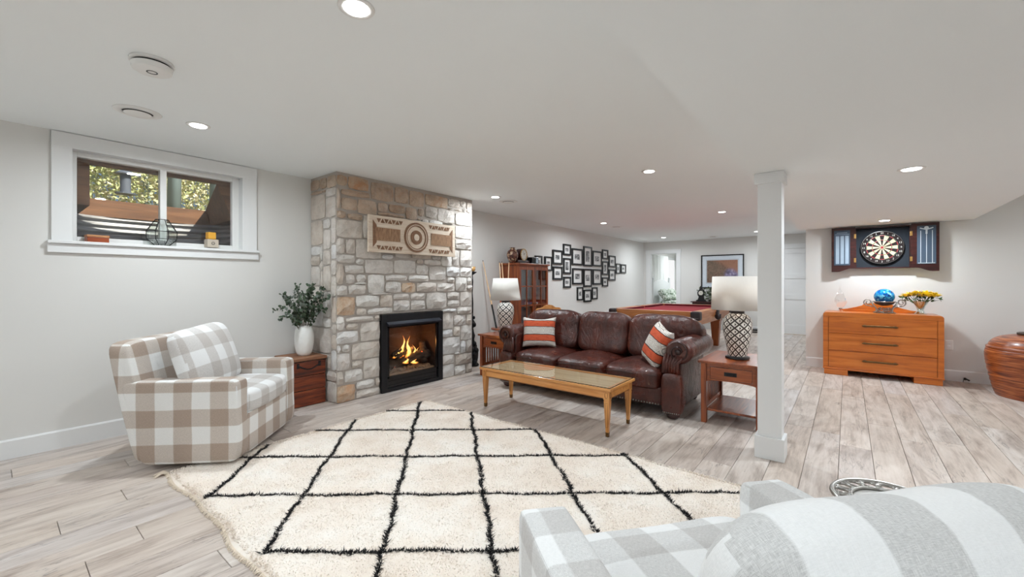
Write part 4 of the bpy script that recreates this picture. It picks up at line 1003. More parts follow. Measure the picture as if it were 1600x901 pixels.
for a in (-1, 1):
    for b in (-1, 1):
        lx, ly = a * (hx - .047), b * (hy - .047)
        m = MB(); m.box((lx, ly, .345), (.052, .052, .076)); m.box((lx, ly, .302), (.044, .044, .01)); m.box((lx, ly, .168), (.048, .048, .262), taper=.52)
        leg = m.build('leg', M['honey_z'], ct, bevel=.002)
        MB().box((lx, ly, .019), (.027, .027, .036), taper=.85).build('foot_cap', M['bronze'], leg)
        mm = MB()
        dk = plain('inlay_line', srgb(104, 62, 28), .5) if (a, b) == (-1, -1) else bpy.data.materials['inlay_line']
        oval = [(lx - .0265, ly + .013 * math.cos(q), .345 + .024 * math.sin(q)) for q in np.linspace(0, 2 * PI, 18, endpoint=False)]; mm.tube(oval, .0014, 4, closed=True)
        oval = [(lx - .0225 + (.28 - z) * .03, ly + .012 * (1 - (.29 - z) * 1.2) * sgn, z) for sgn, zs in ((1, np.linspace(.08, .28, 8)), (-1, np.linspace(.28, .08, 8))) for z in zs]; mm.tube(oval, .0014, 4, closed=True)
        oval = [(lx + .013 * math.cos(q), ly - .0265, .345 + .024 * math.sin(q)) for q in np.linspace(0, 2 * PI, 18, endpoint=False)]; mm.tube(oval, .0014, 4, closed=True)
        mm.build('carved_flute', dk, leg)

# ------------------------------------------------------------------ mission end tables (drawer faces -x)
def end_table(loc, label):
    t = empty('end_table', loc, 0, label, 'end table', 'mission style end tables beside the sofa'); X, Y = .35, .265
    MB().bb(-X, X, -Y, Y, .542, .566).build('table_top', M['cherry'], t, bevel=.004)
    for a in (-1, 1):
        for b in (-1, 1): MB().box((a * (X - .045), b * (Y - .045), .271), (.046, .046, .542)).build('leg', M['cherry_z'], t, bevel=.003)
    x0_ = -X + .03
    m = MB(); m.bb(x0_ + .006, x0_ + .022, -Y + .07, Y - .07, .515, .541)
    pts = [(-(Y - .068), .415), ((Y - .068), .415)] + [((Y - .068) * math.cos(q), .385 + .018 * math.sin(q)) for q in np.linspace(0, PI, 12)]
    m.prism([(-(Y - .068), .402), (-(Y - .068), .372)] + [(-(Y - .068) * math.cos(q), .374 + .02 * math.sin(q)) for q in np.linspace(.1, PI - .1, 10)] + [((Y - .068), .372), ((Y - .068), .402)], x0_ + .006, x0_ + .024, 'x')
    m.bb(x0_ + .006, x0_ + .022, -Y + .07, -Y + .095, .402, .515).bb(x0_ + .006, x0_ + .022, Y - .095, Y - .07, .402, .515)
    m.build('front_rail', M['cherry_y'], t)
    dr = MB().bb(x0_ + .002, x0_ + .30, -Y + .098, Y - .098, .406, .511).build('drawer', M['cherry_y'], t, bevel=.002)
    m = MB(); m.bb(x0_ - .004, x0_ + .002, -.05, .05, .444, .478); m.bb(x0_ - .014, x0_ - .004, -.03, -.024, .454, .47).bb(x0_ - .014, x0_ - .004, .024, .03, .454, .47).bb(x0_ - .018, x0_ - .012, -.034, .034, .450, .458)
    m.build('drawer_pull', M['black_metal'], dr, bevel=.001)
    for s_ in (-1, 1):
        y = s_ * (Y - .045)
        MB().bb(-X + .068, X - .068, y - .01, y + .01, .455, .541).build('side_apron', M['cherry'], t)
        MB().bb(-X + .068, X - .068, y - .011, y + .011, .125, .165).build('side_stretcher', M['cherry'], t)
        for k in range(11):
            x = -X + .105 + k * (2 * X - .21) / 10; MB().bb(x - .009, x + .009, y - .007, y + .007, .165, .455).build('slat', M['cherry_z'], t)
    MB().bb(-X + .06, X - .06, -Y + .06, Y - .06, .105, .124).build('lower_shelf', M['cherry'], t, bevel=.002)
    MB().bb(X - .055, X - .037, -Y + .07, Y - .07, .455, .541).build('back_apron', M['cherry_y'], t)
    return t
end_table((4.405, .805, 0), 'mission style cherry end table with one drawer, right of the sofa by the white post')
end_table((4.55, 3.70, 0), 'mission style cherry end table with one drawer, left of the sofa by the chimney')

# ------------------------------------------------------------------ table lamps
def lathe_uv(prof, n=48, name='body'):
    me = bpy.data.meshes.new(name); P = []; U = []; F = []; K = len(prof); ds = [0]
    for k in range(1, K): ds.append(ds[-1] + math.hypot(prof[k][0] - prof[k - 1][0], prof[k][1] - prof[k - 1][1]))
    for k, (r, z) in enumerate(prof):
        for i in range(n + 1): a = 2 * PI * i / n; P.append((r * math.cos(a), r * math.sin(a), z)); U.append((i / n, ds[k] / .5))
    F = [(k * (n + 1) + i, k * (n + 1) + i + 1, (k + 1) * (n + 1) + i + 1, (k + 1) * (n + 1) + i) for k in range(K - 1) for i in range(n)]
    me.from_pydata(P, [], F); l = me.uv_layers.new(name='uv')
    for p in me.polygons:
        for li in p.loop_indices: l.data[li].uv = U[me.loops[li].vertex_index]
    me.polygons.foreach_set('use_smooth', [True] * len(F)); return me
def smoothprof(pts, n=40):
    from mathutils import geometry
    xs = np.linspace(0, 1, len(pts)); t = np.linspace(0, 1, n); out = []
    P_ = np.array(pts)
    for q in t:
        f = q * (len(pts) - 1); i = min(int(f), len(pts) - 2); u = f - i
        p0 = P_[max(i - 1, 0)]; p1 = P_[i]; p2 = P_[i + 1]; p3 = P_[min(i + 2, len(pts) - 1)]
        out.append(tuple(.5 * ((2 * p1) + (p2 - p0) * u + (2 * p0 - 5 * p1 + 4 * p2 - p3) * u * u + (3 * p1 - p0 - 3 * p2 + p3) * u ** 3)))
    return out
def lamp(loc, label, mat, glow, taper):
    t = empty('table_lamp', loc, 0, label, 'lamp')
    MB().lathe([(.002, 0), (.098, 0), (.102, .006), (.1, .02), (.085, .026), (.002, .026)], n=32).build('base', plain('black_base', srgb(24, 22, 24), .35), t, smooth='auto')
    prof = smoothprof([(.076, .026), (.088, .09), (.107, .18), (.122, .27), (.121, .33), (.104, .385), (.07, .415), (.055, .42)], 44)
    me = lathe_uv(prof); me.materials.append(mat); o = bpy.data.objects.new('ceramic_body', me); C.objects.link(o); o.parent = t
    MB().lathe([(.058, .418), (.06, .425), (.058, .44), (.03, .445), (.012, .45), (.012, .52), (.002, .52)], n=20, cap=False).build('neck', plain('lamp_neck', srgb(34, 26, 24), .4), t, smooth='auto')
    r0, r1 = (.222, .212) if not taper else (.218, .175); z0, z1 = .455, .762
    m = MB(); m.lathe([(r0, z0), (r1, z1)], n=56, cap=False); s_ = m.build('lamp_shade', M['shade'], t, smooth=True)
    so_ = s_.modifiers.new('thick', 'SOLIDIFY'); so_.thickness = .003
    m = MB(); 
    for k in range(3): a = 2 * PI * k / 3; m.cyl((0, 0, z1 - .02), (r1 * math.cos(a), r1 * math.sin(a), z1 - .01), .0018, n=5)
    m.cyl((0, 0, .5), (0, 0, z1 - .015), .004, n=8); m.build('harp', M['brass'], t)
    MB().sphere((0, 0, .60), .03, 16, 10, (1, 1, 1.25)).build('bulb', plain('frosted_bulb', srgb(240, 238, 230), .3), t, smooth=True)
    if glow:
        l = bpy.data.lights.new('lamp_glow', 'POINT'); l.energy = glow; l.color = (1, .72, .50); l.shadow_soft_size = .035
        lo = bpy.data.objects.new('lamp_glow', l); C.objects.link(lo); lo.parent = t; lo.location = (0, 0, .65)
    return t
lamp((4.36, .80, .567), 'ceramic lamp with brown diamond lattice, on the end table by the white post', M['lamp_brown'], 1.6, False)
lamp((4.60, 3.80, .567), 'ceramic lamp with black diamond lattice, on the end table by the chimney', M['lamp_black'], 0, True)

# ------------------------------------------------------------------ trunk chest with vase and eucalyptus
tk = empty('wooden_chest', (2.07, 4.53, 0), 0, 'rough dark red wooden chest squeezed between armchair and chimney', 'chest')
w2, d2_, h2 = .175, .195, .50
MB().bb(-w2 - .008, w2 + .012, -d2_ - .012, d2_, h2 - .03, h2).build('top', wood('worn_top', srgb(96, 60, 40), srgb(146, 98, 68), srgb(178, 136, 104), 0, 1.2, .5), tk, bevel=.006)
zs = [0.006, .17, .315, .468]; rg = random.Random(2)
for k in range(3):
    a = MB().bb(-w2, w2, -d2_, d2_ - .004, zs[k], zs[k + 1] - .007).build('board', M['trunk'], tk, bevel=.006)
m = MB(); m.bb(-w2 + .01, w2 - .01, -d2_ + .01, d2_ - .01, .004, .468); m.build('core', M['black_metal'], tk)
pp = [(-w2 + .06 + .23 * q, -d2_ - .006, .43 - .05 * math.sin(PI * q)) for q in np.linspace(0, 1, 12)]
MB().tube(pp, .007, 8).build('iron_handle', M['iron'], tk, smooth=True)
m = MB(); m.bb(-w2 + .05, -w2 + .075, -d2_ - .004, -d2_, .40, .45).bb(w2 - .08, w2 - .055, -d2_ - .004, -d2_, .40, .45); m.build('handle_plate', M['iron'], tk)
t = empty('vase', (2.10, 4.51, .50), 0, 'tall white textured ceramic vase on the dark wooden chest', 'vase')
me = lathe_uv(smoothprof([(.055, 0), (.075, .03), (.092, .12), (.094, .20), (.085, .27), (.062, .315), (.045, .32)], 40), 40, 'body')
g = N('dimpled_white'); vo = g.n('TexVoronoi'); g.L(g.coord(), vo.inputs[0]); vo.inputs['Scale'].default_value = 26; g.bump(vo.outputs[0], .5, .006); me.materials.append(g.set(srgb(234, 234, 231), .4))
o = bpy.data.objects.new('body', me); C.objects.link(o); o.parent = t; so_ = o.modifiers.new('t', 'SOLIDIFY'); so_.thickness = .005
eu = empty('eucalyptus', (2.10, 4.51, .56), 0, 'bunch of dark green eucalyptus stems standing in the white vase', 'plant')
euM = plain('eucalyptus_leaf', srgb(66, 84, 62), .55, var=.35, scale=9); euM2 = plain('eucalyptus_pale', srgb(112, 122, 112), .6, var=.3, scale=9)
rg = random.Random(21); L1 = MB(); L2 = MB()
def leafdisc(m, c, nrm, r):
    nrm = Vector(nrm).normalized(); u = nrm.orthogonal().normalized(); v = nrm.cross(u); k = 7
    m.add([Vector(c) + u * r * math.cos(2 * PI * i / k) + v * r * .8 * math.sin(2 * PI * i / k) + nrm * .003 * math.cos(4 * PI * i / k) for i in range(k)], [tuple(range(k))])
stems = [(-.30, -.05, .26), (-.26, -.10, .34), (-.17, -.16, .38), (-.05, -.20, .43), (.04, -.12, .46), (.12, -.18, .42), (.12, -.28, .32), (.02, -.28, .36), (-.10, -.06, .44), (.06, -.05, .40), (-.18, .04, .36), (.13, -.10, .34), (-.12, -.22, .30), (-.28, -.14, .18), (.0, -.16, .38), (-.06, -.10, .36), (.10, -.24, .24), (-.20, -.12, .28)]
for k, (x, y, z) in enumerate(stems):
    tip = Vector((x, y, z + .24)); pts = []
    mid = Vector((x * .3, y * .3, .30 + z * .45))
    for i in range(13):
        q = i / 12; p = Vector((0, 0, .0)).lerp(mid, q).lerp(mid.lerp(tip, q), q); pts.append(p)
    if z < .27: pts[-1].z -= .06; pts[-2].z -= .03
    MB().tube(pts, [.003 - .0018 * i / 12 for i in range(13)], 5).build('stem', plain('stem', srgb(84, 70, 52), .7) if k == 0 else bpy.data.materials['stem'], eu)
    for i in range(5, 13):
        for j in range(5):
            p = pts[i] + Vector((rg.uniform(-.028, .028), rg.uniform(-.028, .028), rg.uniform(-.02, .02)))
            leafdisc(L1 if (rg.random() < .72) else L2, p, (rg.uniform(-1, 1), rg.uniform(-1, .4), rg.uniform(-.2, 1)), rg.uniform(.013, .022))
L1.build('leaves', euM, eu, kind='stuff'); L2.build('pale_leaves', euM2, eu, kind='stuff')

# ------------------------------------------------------------------ wrought floor sculpture behind the chimney corner
t = empty('floor_candle_stand', (4.62, 4.48, 0), 0, 'tall black wrought candle stand with amber cup, half hidden by the chimney', 'candle stand')
m = MB(); prof = [(.10, 0), (.11, .02), (.08, .05), (.095, .12), (.10, .2), (.07, .27), (.055, .33), (.035, .4), (.05, .46), (.03, .52), (.02, .58), (.035, .63), (.05, .66), (.025, .70), (.018, .8)]
m.lathe(prof, n=14); m.tube([(.0, 0, .78), (.012, .0, .95), (-.01, 0, 1.12), (.01, 0, 1.28), (0, 0, 1.40)], [.018, .014, .02, .014, .012], 8)
rg = random.Random(6)
for k in range(22): a = rg.uniform(0, 6.28); z = rg.uniform(.05, .75); r_ = .10 - .09 * z; m.sphere((r_ * math.cos(a), r_ * math.sin(a), z), rg.uniform(.018, .036), 8, 5, (1, 1, 1.4))
m.build('wrought_stem', M['iron'], t, smooth=True)
MB().lathe([(.012, 1.38), (.07, 1.42), (.075, 1.43), (.02, 1.44)], n=16).build('drip_pan', M['iron'], t, smooth=True)
MB().lathe([(.02, 1.43), (.05, 1.45), (.055, 1.51), (.045, 1.51)], n=16).build('amber_cup', plain('amber_glass', srgb(196, 150, 90), .25), t, smooth=True)

# ------------------------------------------------------------------ pool cues in a round stand
cs = empty('cue_stand', (5.12, 4.32, 0), 0, 'round dark wooden cue stand behind the left end table', 'cue stand')
m = MB(); m.lathe([(.02, 0), (.17, 0), (.175, .015), (.16, .03), (.04, .05), (.028, .08), (.028, .46), (.04, .50), (.155, .515), (.165, .53), (.155, .545), (.02, .545)], n=28); m.build('pedestal', M['cherry'], cs, smooth='auto')
MB().lathe([(.02, .546), (.024, .56), (.02, 1.05), (.002, 1.06)], n=12).build('centre_pole', M['cherry_z'], cs, smooth=True)
cues = [((5.03, 4.34), (5.06, 4.66, 1.63), 'pool cue leaning furthest left against the wall beside the chimney'), ((5.07, 4.22), (5.22, 4.44, 1.61), 'pool cue standing just left of the lamp shade, first of three tips'), ((5.14, 4.22), (5.27, 4.43, 1.61), 'pool cue standing behind the lamp shade, middle of three tips'), ((5.2, 4.28), (5.42, 4.40, 1.62), 'pool cue with its tip against the cabinet side, right of the lamp shade top')]
for (bx, by), (tx, ty, tz), lb in cues:
    a = Vector((bx, by, .547)); b = Vector((tx, ty, tz)); t = empty('pool_cue', a, 0, lb, 'pool cue', 'pool cues in the stand'); d = b - a
    MB().cyl((0, 0, 0), d * .34, .0155, .013, 10).build('wrapped_butt', M['black_gloss'], t, smooth='auto')
    MB().cyl(d * .34, d * .985, .013, .007, 10).build('shaft', M['cue'], t, smooth='auto')
    MB().cyl(d * .985, d, .007, .0065, 10).build('tip', plain('cue_tip', srgb(40, 38, 60), .7) if 'cue_tip' not in bpy.data.materials else bpy.data.materials['cue_tip'], t)

# ------------------------------------------------------------------ china cabinet
cab = empty('china_cabinet', (6.03, 4.735, 0), 0, 'tall cherry wood cabinet with glass-paned doors against the left wall', 'cabinet')
w2, dp, hh = .43, .40, 1.60
m = MB(); m.bb(-w2, -w2 + .022, -dp, -.005, .06, hh - .04).bb(w2 - .022, w2, -dp, -.005, .06, hh - .04).bb(-w2 + .022, w2 - .022, -.02, -.005, .06, hh - .04).bb(-w2 + .022, w2 - .022, -dp + .02, -.02, .06, .09)
m.build('carcass', M['cherry_z'], cab)
MB().bb(-w2 - .035, w2 + .03, -dp - .045, 0, hh - .03, hh).build('cornice', M['cherry'], cab, bevel=.008)
MB().bb(-w2 - .01, w2 + .01, -dp - .02, 0, hh - .05, hh - .03).build('cornice_bed', M['cherry'], cab, bevel=.004)
MB().bb(-w2 - .012, w2 + .012, -dp - .015, 0, 0, .065).build('plinth', M['cherry'], cab, bevel=.004)
for z in (.45, .82, 1.18): MB().bb(-w2 + .024, w2 - .024, -dp + .03, -.022, z, z + .012).build('shelf', M['glass'] if z > .5 else M['cherry'], cab)
for s_ in (-1, 1):
    x0_, x1_ = (-w2, -.001) if s_ < 0 else (.001, w2)
    y0_, y1_ = -dp - .02, -dp - .001
    m = MB(); zb, zt_ = .07, hh - .055
    m.bb(x0_, x0_ + .045, y0_, y1_, zb, zt_).bb(x1_ - .045, x1_, y0_, y1_, zb, zt_).bb(x0_ + .045, x1_ - .045, y0_, y1_, zt_ - .06, zt_).bb(x0_ + .045, x1_ - .045, y0_, y1_, zb, zb + .08)
    for zz in (.52, .86, 1.19): m.bb(x0_ + .045, x1_ - .045, y0_ + .003, y1_ - .004, zz, zz + .022)
    xm_ = (x0_ + x1_) / 2; m.bb(xm_ - .009, xm_ + .009, y0_ + .003, y1_ - .004, zb + .08, zt_ - .06)
    dr = m.build('door', M['cherry_z'], cab)
    MB().bb(x0_ + .045, x1_ - .045, y1_ - .004, y1_ - .001, zb + .08, zt_ - .06).build('door_glass', M['glass'], dr)
    MB().sphere(((-.03 if s_ < 0 else .03), y0_ - .014, .9), .012, 10, 6).build('knob', M['bronze'], dr, smooth=True)
back = MB().bb(-w2 + .024, w2 - .024, -.023, -.0205, .09, hh - .06).build('back_panel', plain('cabinet_back', srgb(112, 118, 126), .3), cab)
# glassware and ornaments inside
items = [(5.78, .834, 'stemmed glass goblet on the cabinet shelf, left', 'g'), (5.90, .834, 'second glass goblet on the cabinet shelf', 'g'), (6.06, .834, 'small white china figurine on the cabinet shelf', 'f'), (6.2, .834, 'blue china bowl on the cabinet shelf', 'b'), (6.33, .834, 'white china cup at the right end of the cabinet shelf', 'b'), (5.82, 1.194, 'dark little vase on the top cabinet shelf', 'v'), (6.0, .464, 'stack of plates on the lower cabinet shelf, left', 'p'), (6.25, .464, 'stack of plates on the lower cabinet shelf, right', 'p')]
for x, z, lb, k in items:
    t = empty({'g': 'goblet', 'f': 'figurine', 'b': 'bowl', 'v': 'small_vase', 'p': 'plate_stack'}[k], (x, 4.52, z), 0, lb, 'tableware')
    m = MB()
    if k == 'g': m.lathe([(.03, 0), (.03, .004), (.005, .01), (.005, .07), (.03, .09), (.036, .13), (.033, .16)], n=16, cap=False); m.build('bowl_and_stem', M['glass'], t, smooth=True)
    elif k == 'f': m.lathe([(.03, 0), (.025, .03), (.032, .07), (.014, .1), (.02, .13), (.001, .15)], n=14); m.build('figure', M['white_ceramic'], t, smooth=True)
    elif k == 'b': m.lathe([(.02, 0), (.05, .03), (.06, .07), (.056, .07), (.03, .02)], n=18); m.build('bowl_body', plain('blue_china' + lb[:5], srgb(96, 112, 148) if 'blue' in lb else srgb(220, 222, 226), .2), t, smooth=True)
    elif k == 'v': m.lathe([(.025, 0), (.04, .04), (.03, .08), (.015, .11), (.02, .13)], n=16); m.build('vase_body', plain('dark_glaze', srgb(60, 70, 90), .2), t, smooth=True)
    else:
        for i in range(6): m.lathe([(.04, i * .012), (.09, i * .012 + .008), (.085, i * .012 + .01), (.03, i * .012 + .004)], n=20)
        m.build('plates', M['white_ceramic'], t, smooth=True)
# on top of the cabinet
zc = 1.601
t = empty('painted_vase', (5.47 + .17, 4.50, zc), 0, 'dark mosaic patterned vase on top of the cabinet, left end', 'vase')
g = N('mosaic_vase'); vo = g.n('TexVoronoi'); g.L(g.coord(), vo.inputs[0]); vo.inputs['Scale'].default_value = 38
cc = g.ramp(g.noise(vo.outputs['Color'], 3, 1), [(.35, srgb(46, 26, 22)), (.5, srgb(106, 60, 46)), (.62, srgb(196, 170, 140))]); g.bump(vo.outputs[0], .3, .003)
me = lathe_uv(smoothprof([(.045, 0), (.055, .02), (.09, .09), (.098, .15), (.08, .205), (.042, .24), (.05, .268)], 34)); me.materials.append(g.set(cc, .35)); o = bpy.data.objects.new('body', me); C.objects.link(o); o.parent = t
t = empty('mantel_clock', (5.88, 4.50, zc), math.radians(4), 'round wooden mantel clock with a pale dial on the cabinet', 'clock')
MB().bb(-.19, .19, -.06, .06, 0, .055).build('base', M['dark_wood'], t, bevel=.006)
MB().cyl((0, .055, .155), (0, -.055, .155), .105, n=36).build('drum_case', M['dark_wood'], t, smooth='auto')
MB().cyl((0, -.055, .155), (0, -.06, .155), .094, n=36).build('dial', plain('dial_white', srgb(214, 210, 200), .4), t)
ringm(.092, .104, -.066, -.054, 36).build('bezel', M['brass'], t, loc=(0, 0, .155))
m = MB(); m.box((.018, -.062, .17), (.006, .002, .05), rotm(0, .9, 0)).box((-.01, -.062, .18), (.004, .002, .07), rotm(0, -.3, 0))
for k in range(12): a = k * PI / 6; m.box((.078 * math.sin(a), -.0615, .155 + .078 * math.cos(a)), (.004, .002, .016), rotm(0, a, 0))
m.build('hands_and_marks', M['black_metal'], t)
t = empty('keepsake_box', (6.19, 4.47, zc), 0, 'black box with a pale front label on the cabinet top, right end', 'box')
MB().bb(-.10, .10, -.06, .06, 0, .12).build('body', M['black_gloss'], t, bevel=.004); MB().bb(.02, .085, -.0625, -.0605, .02, .10).build('label_card', plain('label_card', srgb(180, 200, 214), .5), t)
t = empty('keepsake_tin', (6.06, 4.56, zc), .3, 'small dark tin behind the black box on the cabinet top', 'box')
MB().bb(-.06, .06, -.05, .05, 0, .15).build('body', plain('dark_tin', srgb(52, 52, 56), .4), t, bevel=.004)
t = empty('folded_cloth', (5.70, 4.40, zc), 0, 'thin dark book lying on the cabinet top below the patterned vase', 'book')
MB().bb(-.06, .10, -.055, .03, 0, .018).build('cover', plain('book_cover', srgb(44, 38, 36), .6), t, bevel=.002)
t.name = 'book'

# ------------------------------------------------------------------ photo gallery, 23 black frames
def photo_mat(i):
    g = N('photo_print'); v = g.n('TexCoord').outputs['Generated']; oi = g.n('ObjectInfo').outputs['Random']
    va = g.n('VectorMath', operation='ADD'); g.L(v, va.inputs[0]); g.L(g.comb(g.math('MULTIPLY', oi, 53), g.math('MULTIPLY', oi, 29), i * 3.1), va.inputs[1])
    f = g.noise(va.outputs[0], 2.6, 6, .62, .8); return g.set(g.ramp(f, [(.36, srgb(36)), (.48, srgb(96)), (.56, srgb(168)), (.7, srgb(216))]), .3)
photoM = [photo_mat(i) for i in range(3)]; matM = plain('photo_mat_board', srgb(226, 226, 224), .7)
FR = [(6.62,6.86,1.55,1.79),(6.95,7.21,1.50,1.79),(7.24,7.61,1.64,1.94),(7.25,7.61,1.32,1.60),(7.65,7.96,1.85,2.09),(7.66,7.96,1.45,1.79),(7.66,7.96,1.15,1.39),(8.01,8.48,1.65,2.02),(8.03,8.48,1.22,1.58),(8.53,8.93,1.64,2.10),(8.53,8.92,1.16,1.58),(8.97,9.44,1.65,2.02),(8.98,9.42,1.21,1.58),(8.24,8.50,.86,1.16),(8.54,8.90,.81,1.10),(8.94,9.21,.86,1.15),(9.47,9.79,1.84,2.08),(9.47,9.79,1.45,1.79),(9.47,9.78,1.16,1.39),(9.84,10.22,1.65,1.95),(9.84,10.21,1.31,1.60),(10.26,10.51,1.49,1.76),(10.56,10.88,1.51,1.75)]
FL = ['black photo frame farthest left, partly behind the box on the cabinet', 'black photo frame just right of the cabinet top corner', 'black photo frame in the upper row of the third column from the cabinet', 'black photo frame in the lower row of the third column from the cabinet',
 'small black photo frame highest in the left half of the gallery', 'tall black photo frame in the middle of the left column of three', 'small black photo frame lowest in the left column of three', 'large black photo frame, upper of the pair left of the tall centre frames', 'large black photo frame, lower of the pair left of the tall centre frames',
 'tall black photo frame reaching highest at the gallery centre', 'tall black photo frame below the highest centre one', 'large black photo frame, upper of the pair right of the tall centre frames', 'large black photo frame, lower of the pair right of the tall centre frames',
 'narrow black photo frame, left of the three in the bottom row', 'wide black photo frame, middle of the three in the bottom row', 'narrow black photo frame, right of the three in the bottom row', 'small black photo frame at the top of the right column of three', 'tall black photo frame in the middle of the right column of three', 'small black photo frame at the bottom of the right column of three',
 'black photo frame, upper of the pair near the right end', 'black photo frame, lower of the pair near the right end', 'narrow black photo frame, second from the right tip of the gallery', 'small black photo frame at the right tip of the gallery']
for k, (a, b, c_, d) in enumerate(FR):
    t = empty('photo_frame', ((a + b) / 2, YL - .001, (c_ + d) / 2), 0, FL[k], 'picture frame', 'black photo frames on the left wall'); W, H = (b - a) / 2, (d - c_) / 2; fw = min(.042, W * .26)
    m = MB(); m.bb(-W, -W + fw, -.028, 0, -H, H).bb(W - fw, W, -.028, 0, -H, H).bb(-W + fw, W - fw, -.028, 0, H - fw * .9, H).bb(-W + fw, W - fw, -.028, 0, -H, -H + fw * .9)
    m.build('frame', M['black_gloss'], t)
    MB().bb(-W + fw, W - fw, -.012, -.001, -H + fw * .9, H - fw * .9).build('mat_board', matM, t)
    pw, ph = (W - fw) * .56, (H - fw) * (.42 if k not in (9, 5, 17) else .66)
    MB().bb(-pw, pw, -.0135, -.0122, -ph, ph).build('photograph', photoM[k % 3], t)

# ------------------------------------------------------------------ pool table
pt = empty('pool_table', (8.2, 2.575, 0), 0, 'oak pool table with red cloth behind the leather sofa', 'pool table')
hx, hy, zt = 1.22, .745, .80
feltM = plain('red_cloth', srgb(150, 30, 44), .95, scale=60); feltD = plain('red_cushion', srgb(118, 22, 34), .9)
MB().bb(-hx + .13, hx - .13, -hy + .13, hy - .13, .70, .765).build('playing_surface', feltM, pt)
m = MB()
for s_ in (-1, 1):
    m.prism([(s_ * (hy - .13), .80), (s_ * (hy - .18), .795), (s_ * (hy - .165), .766), (s_ * (hy - .13), .766)], -hx + .2, -.07, 'x'); m.prism([(s_ * (hy - .13), .80), (s_ * (hy - .18), .795), (s_ * (hy - .165), .766), (s_ * (hy - .13), .766)], .07, hx - .2, 'x')
    m.prism([(s_ * (hx - .13), .80), (s_ * (hx - .18), .795), (s_ * (hx - .165), .766), (s_ * (hx - .13), .766)], -hy + .2, hy - .2, 'y')
m.build('rail_cushions', feltD, pt)
for s_ in (-1, 1):
    MB().bb(-hx + .09, -.065, s_ * hy - (.13 if s_ > 0 else 0), s_ * hy + (.13 if s_ < 0 else 0), .745, .802).build('side_rail', M['oak_x'], pt, bevel=.006)
    MB().bb(.065, hx - .09, s_ * hy - (.13 if s_ > 0 else 0), s_ * hy + (.13 if s_ < 0 else 0), .745, .802).build('side_rail', M['oak_x'], pt, bevel=.006)
    MB().bb(s_ * hx - (.13 if s_ > 0 else 0), s_ * hx + (.13 if s_ < 0 else 0), -hy + .09, hy - .09, .745, .802).build('end_rail', M['oak_y'], pt, bevel=.006)
    m = MB(); m.prism([(s_ * (hy - .01), .745), (s_ * (hy - .012), .70), (s_ * (hy - .085), .56), (s_ * (hy - .11), .56), (s_ * (hy - .11), .745)], -hx + .06, hx - .06, 'x'); m.build('side_apron', M['oak_x'], pt)
    m = MB(); m.prism([(s_ * (hx - .01), .745), (s_ * (hx - .012), .70), (s_ * (hx - .085), .56), (s_ * (hx - .11), .56), (s_ * (hx - .11), .745)], -hy + .06, hy - .06, 'y'); m.build('end_apron', M['oak_y'], pt)
pock = plain('pocket_leather', srgb(34, 20, 22), .5)
for a in (-1, 1):
    for b in (-1, 1):
        m = MB(); m.superbox((a * (hx - .045), b * (hy - .045), .735), (.15, .15, .145), 6, 8); m.build('corner_casting', pock, pt, smooth=True)
        lx, ly = a * (hx - .26), b * (hy - .24)
        m = MB(); m.box((lx, ly, .53), (.20, .20, .06)); m.box((lx, ly, .25), (.17, .17, .50), taper=.62); m.build('leg', wood('pool_leg', srgb(110, 52, 22), srgb(150, 82, 40), srgb(172, 104, 58), 2, 1, .35) if 'pool_leg' not in bpy.data.materials else bpy.data.materials['pool_leg'], pt, bevel=.006)
    m = MB(); m.superbox((0, a * (hy - .02), .735), (.14, .10, .14), 6, 8); m.lathe([(.02, .60), (.05, .63), (.055, .70)], (0, a * (hy + .015), 0), 12); m.build('side_pocket', pock, pt, smooth=True)

# ------------------------------------------------------------------ carved wooden chair behind the sofa
ch = empty('wooden_chair', (5.70, 3.60, 0), math.radians(-12), 'honey-brown wooden chair whose carved top rail shows behind the sofa', 'chair')
wd = M['honey_z']
MB().superbox((0, 0, .45), (.46, .44, .035), 8, 8).build('seat', wd, ch, smooth=True)
for a in (-1, 1):
    for b in (-1, 1): MB().cyl((a * .2, b * .19, 0), (a * .17, b * .16, .44), .016, .022, 12).build('leg', wd, ch, smooth='auto')
    MB().tube([(a * .19, .19, .45), (a * .2, .215, .62), (a * .215, .235, .80)], [.018, .016, .017], 10).build('back_post', wd, ch, smooth=True)
pts = [(-.27, .77), (-.29, .82), (-.25, .85), (-.15, .86), (-.08, .895), (0, .905), (.08, .895), (.15, .86), (.25, .85), (.29, .82), (.27, .77), (.12, .765), (0, .755), (-.12, .765)]
m = MB(); m.prism(pts, .222, .252, 'y'); m.build('crest_rail', M['honey_y'], ch, bevel=.006)
for k in range(5):
    x = -.12 + k * .06; MB().cyl((x, .17, .46), (x, .235, .78), .008, n=8).build('spindle', wd, ch, smooth='auto')

# ------------------------------------------------------------------ far end of the room
cn = empty('console_table', (11.98, 2.75, 0), 0, 'narrow console table against the far wall, mostly hidden by the pool table', 'table')
MB().bb(-.17, .17, -.60, .55, .73, .755).build('table_top', M['dark_wood'], cn, bevel=.004)
MB().bb(-.14, .14, -.56, .51, .62, .73).build('apron', M['dark_wood'], cn)
for a in (-1, 1):
    for y in (-.54, .49): MB().box((a * .12, y, .31), (.04, .04, .62)).build('leg', M['dark_wood'], cn)
t = empty('ornate_clock', (11.95, 3.06, .755), math.radians(-90 + 8), 'black ornate mantel clock with a round white dial at the far end', 'clock')
t.rotation_euler = (0, 0, math.radians(-90))
m = MB(); m.prism([(-.13, 0), (-.12, .03), (-.08, .05), (-.055, .12), (-.085, .17), (-.09, .24), (-.06, .30), (-.03, .33), (-.02, .38), (0, .42), (.02, .38), (.03, .33), (.06, .30), (.09, .24), (.085, .17), (.055, .12), (.08, .05), (.12, .03), (.13, 0)], -.045, .045, 'y')
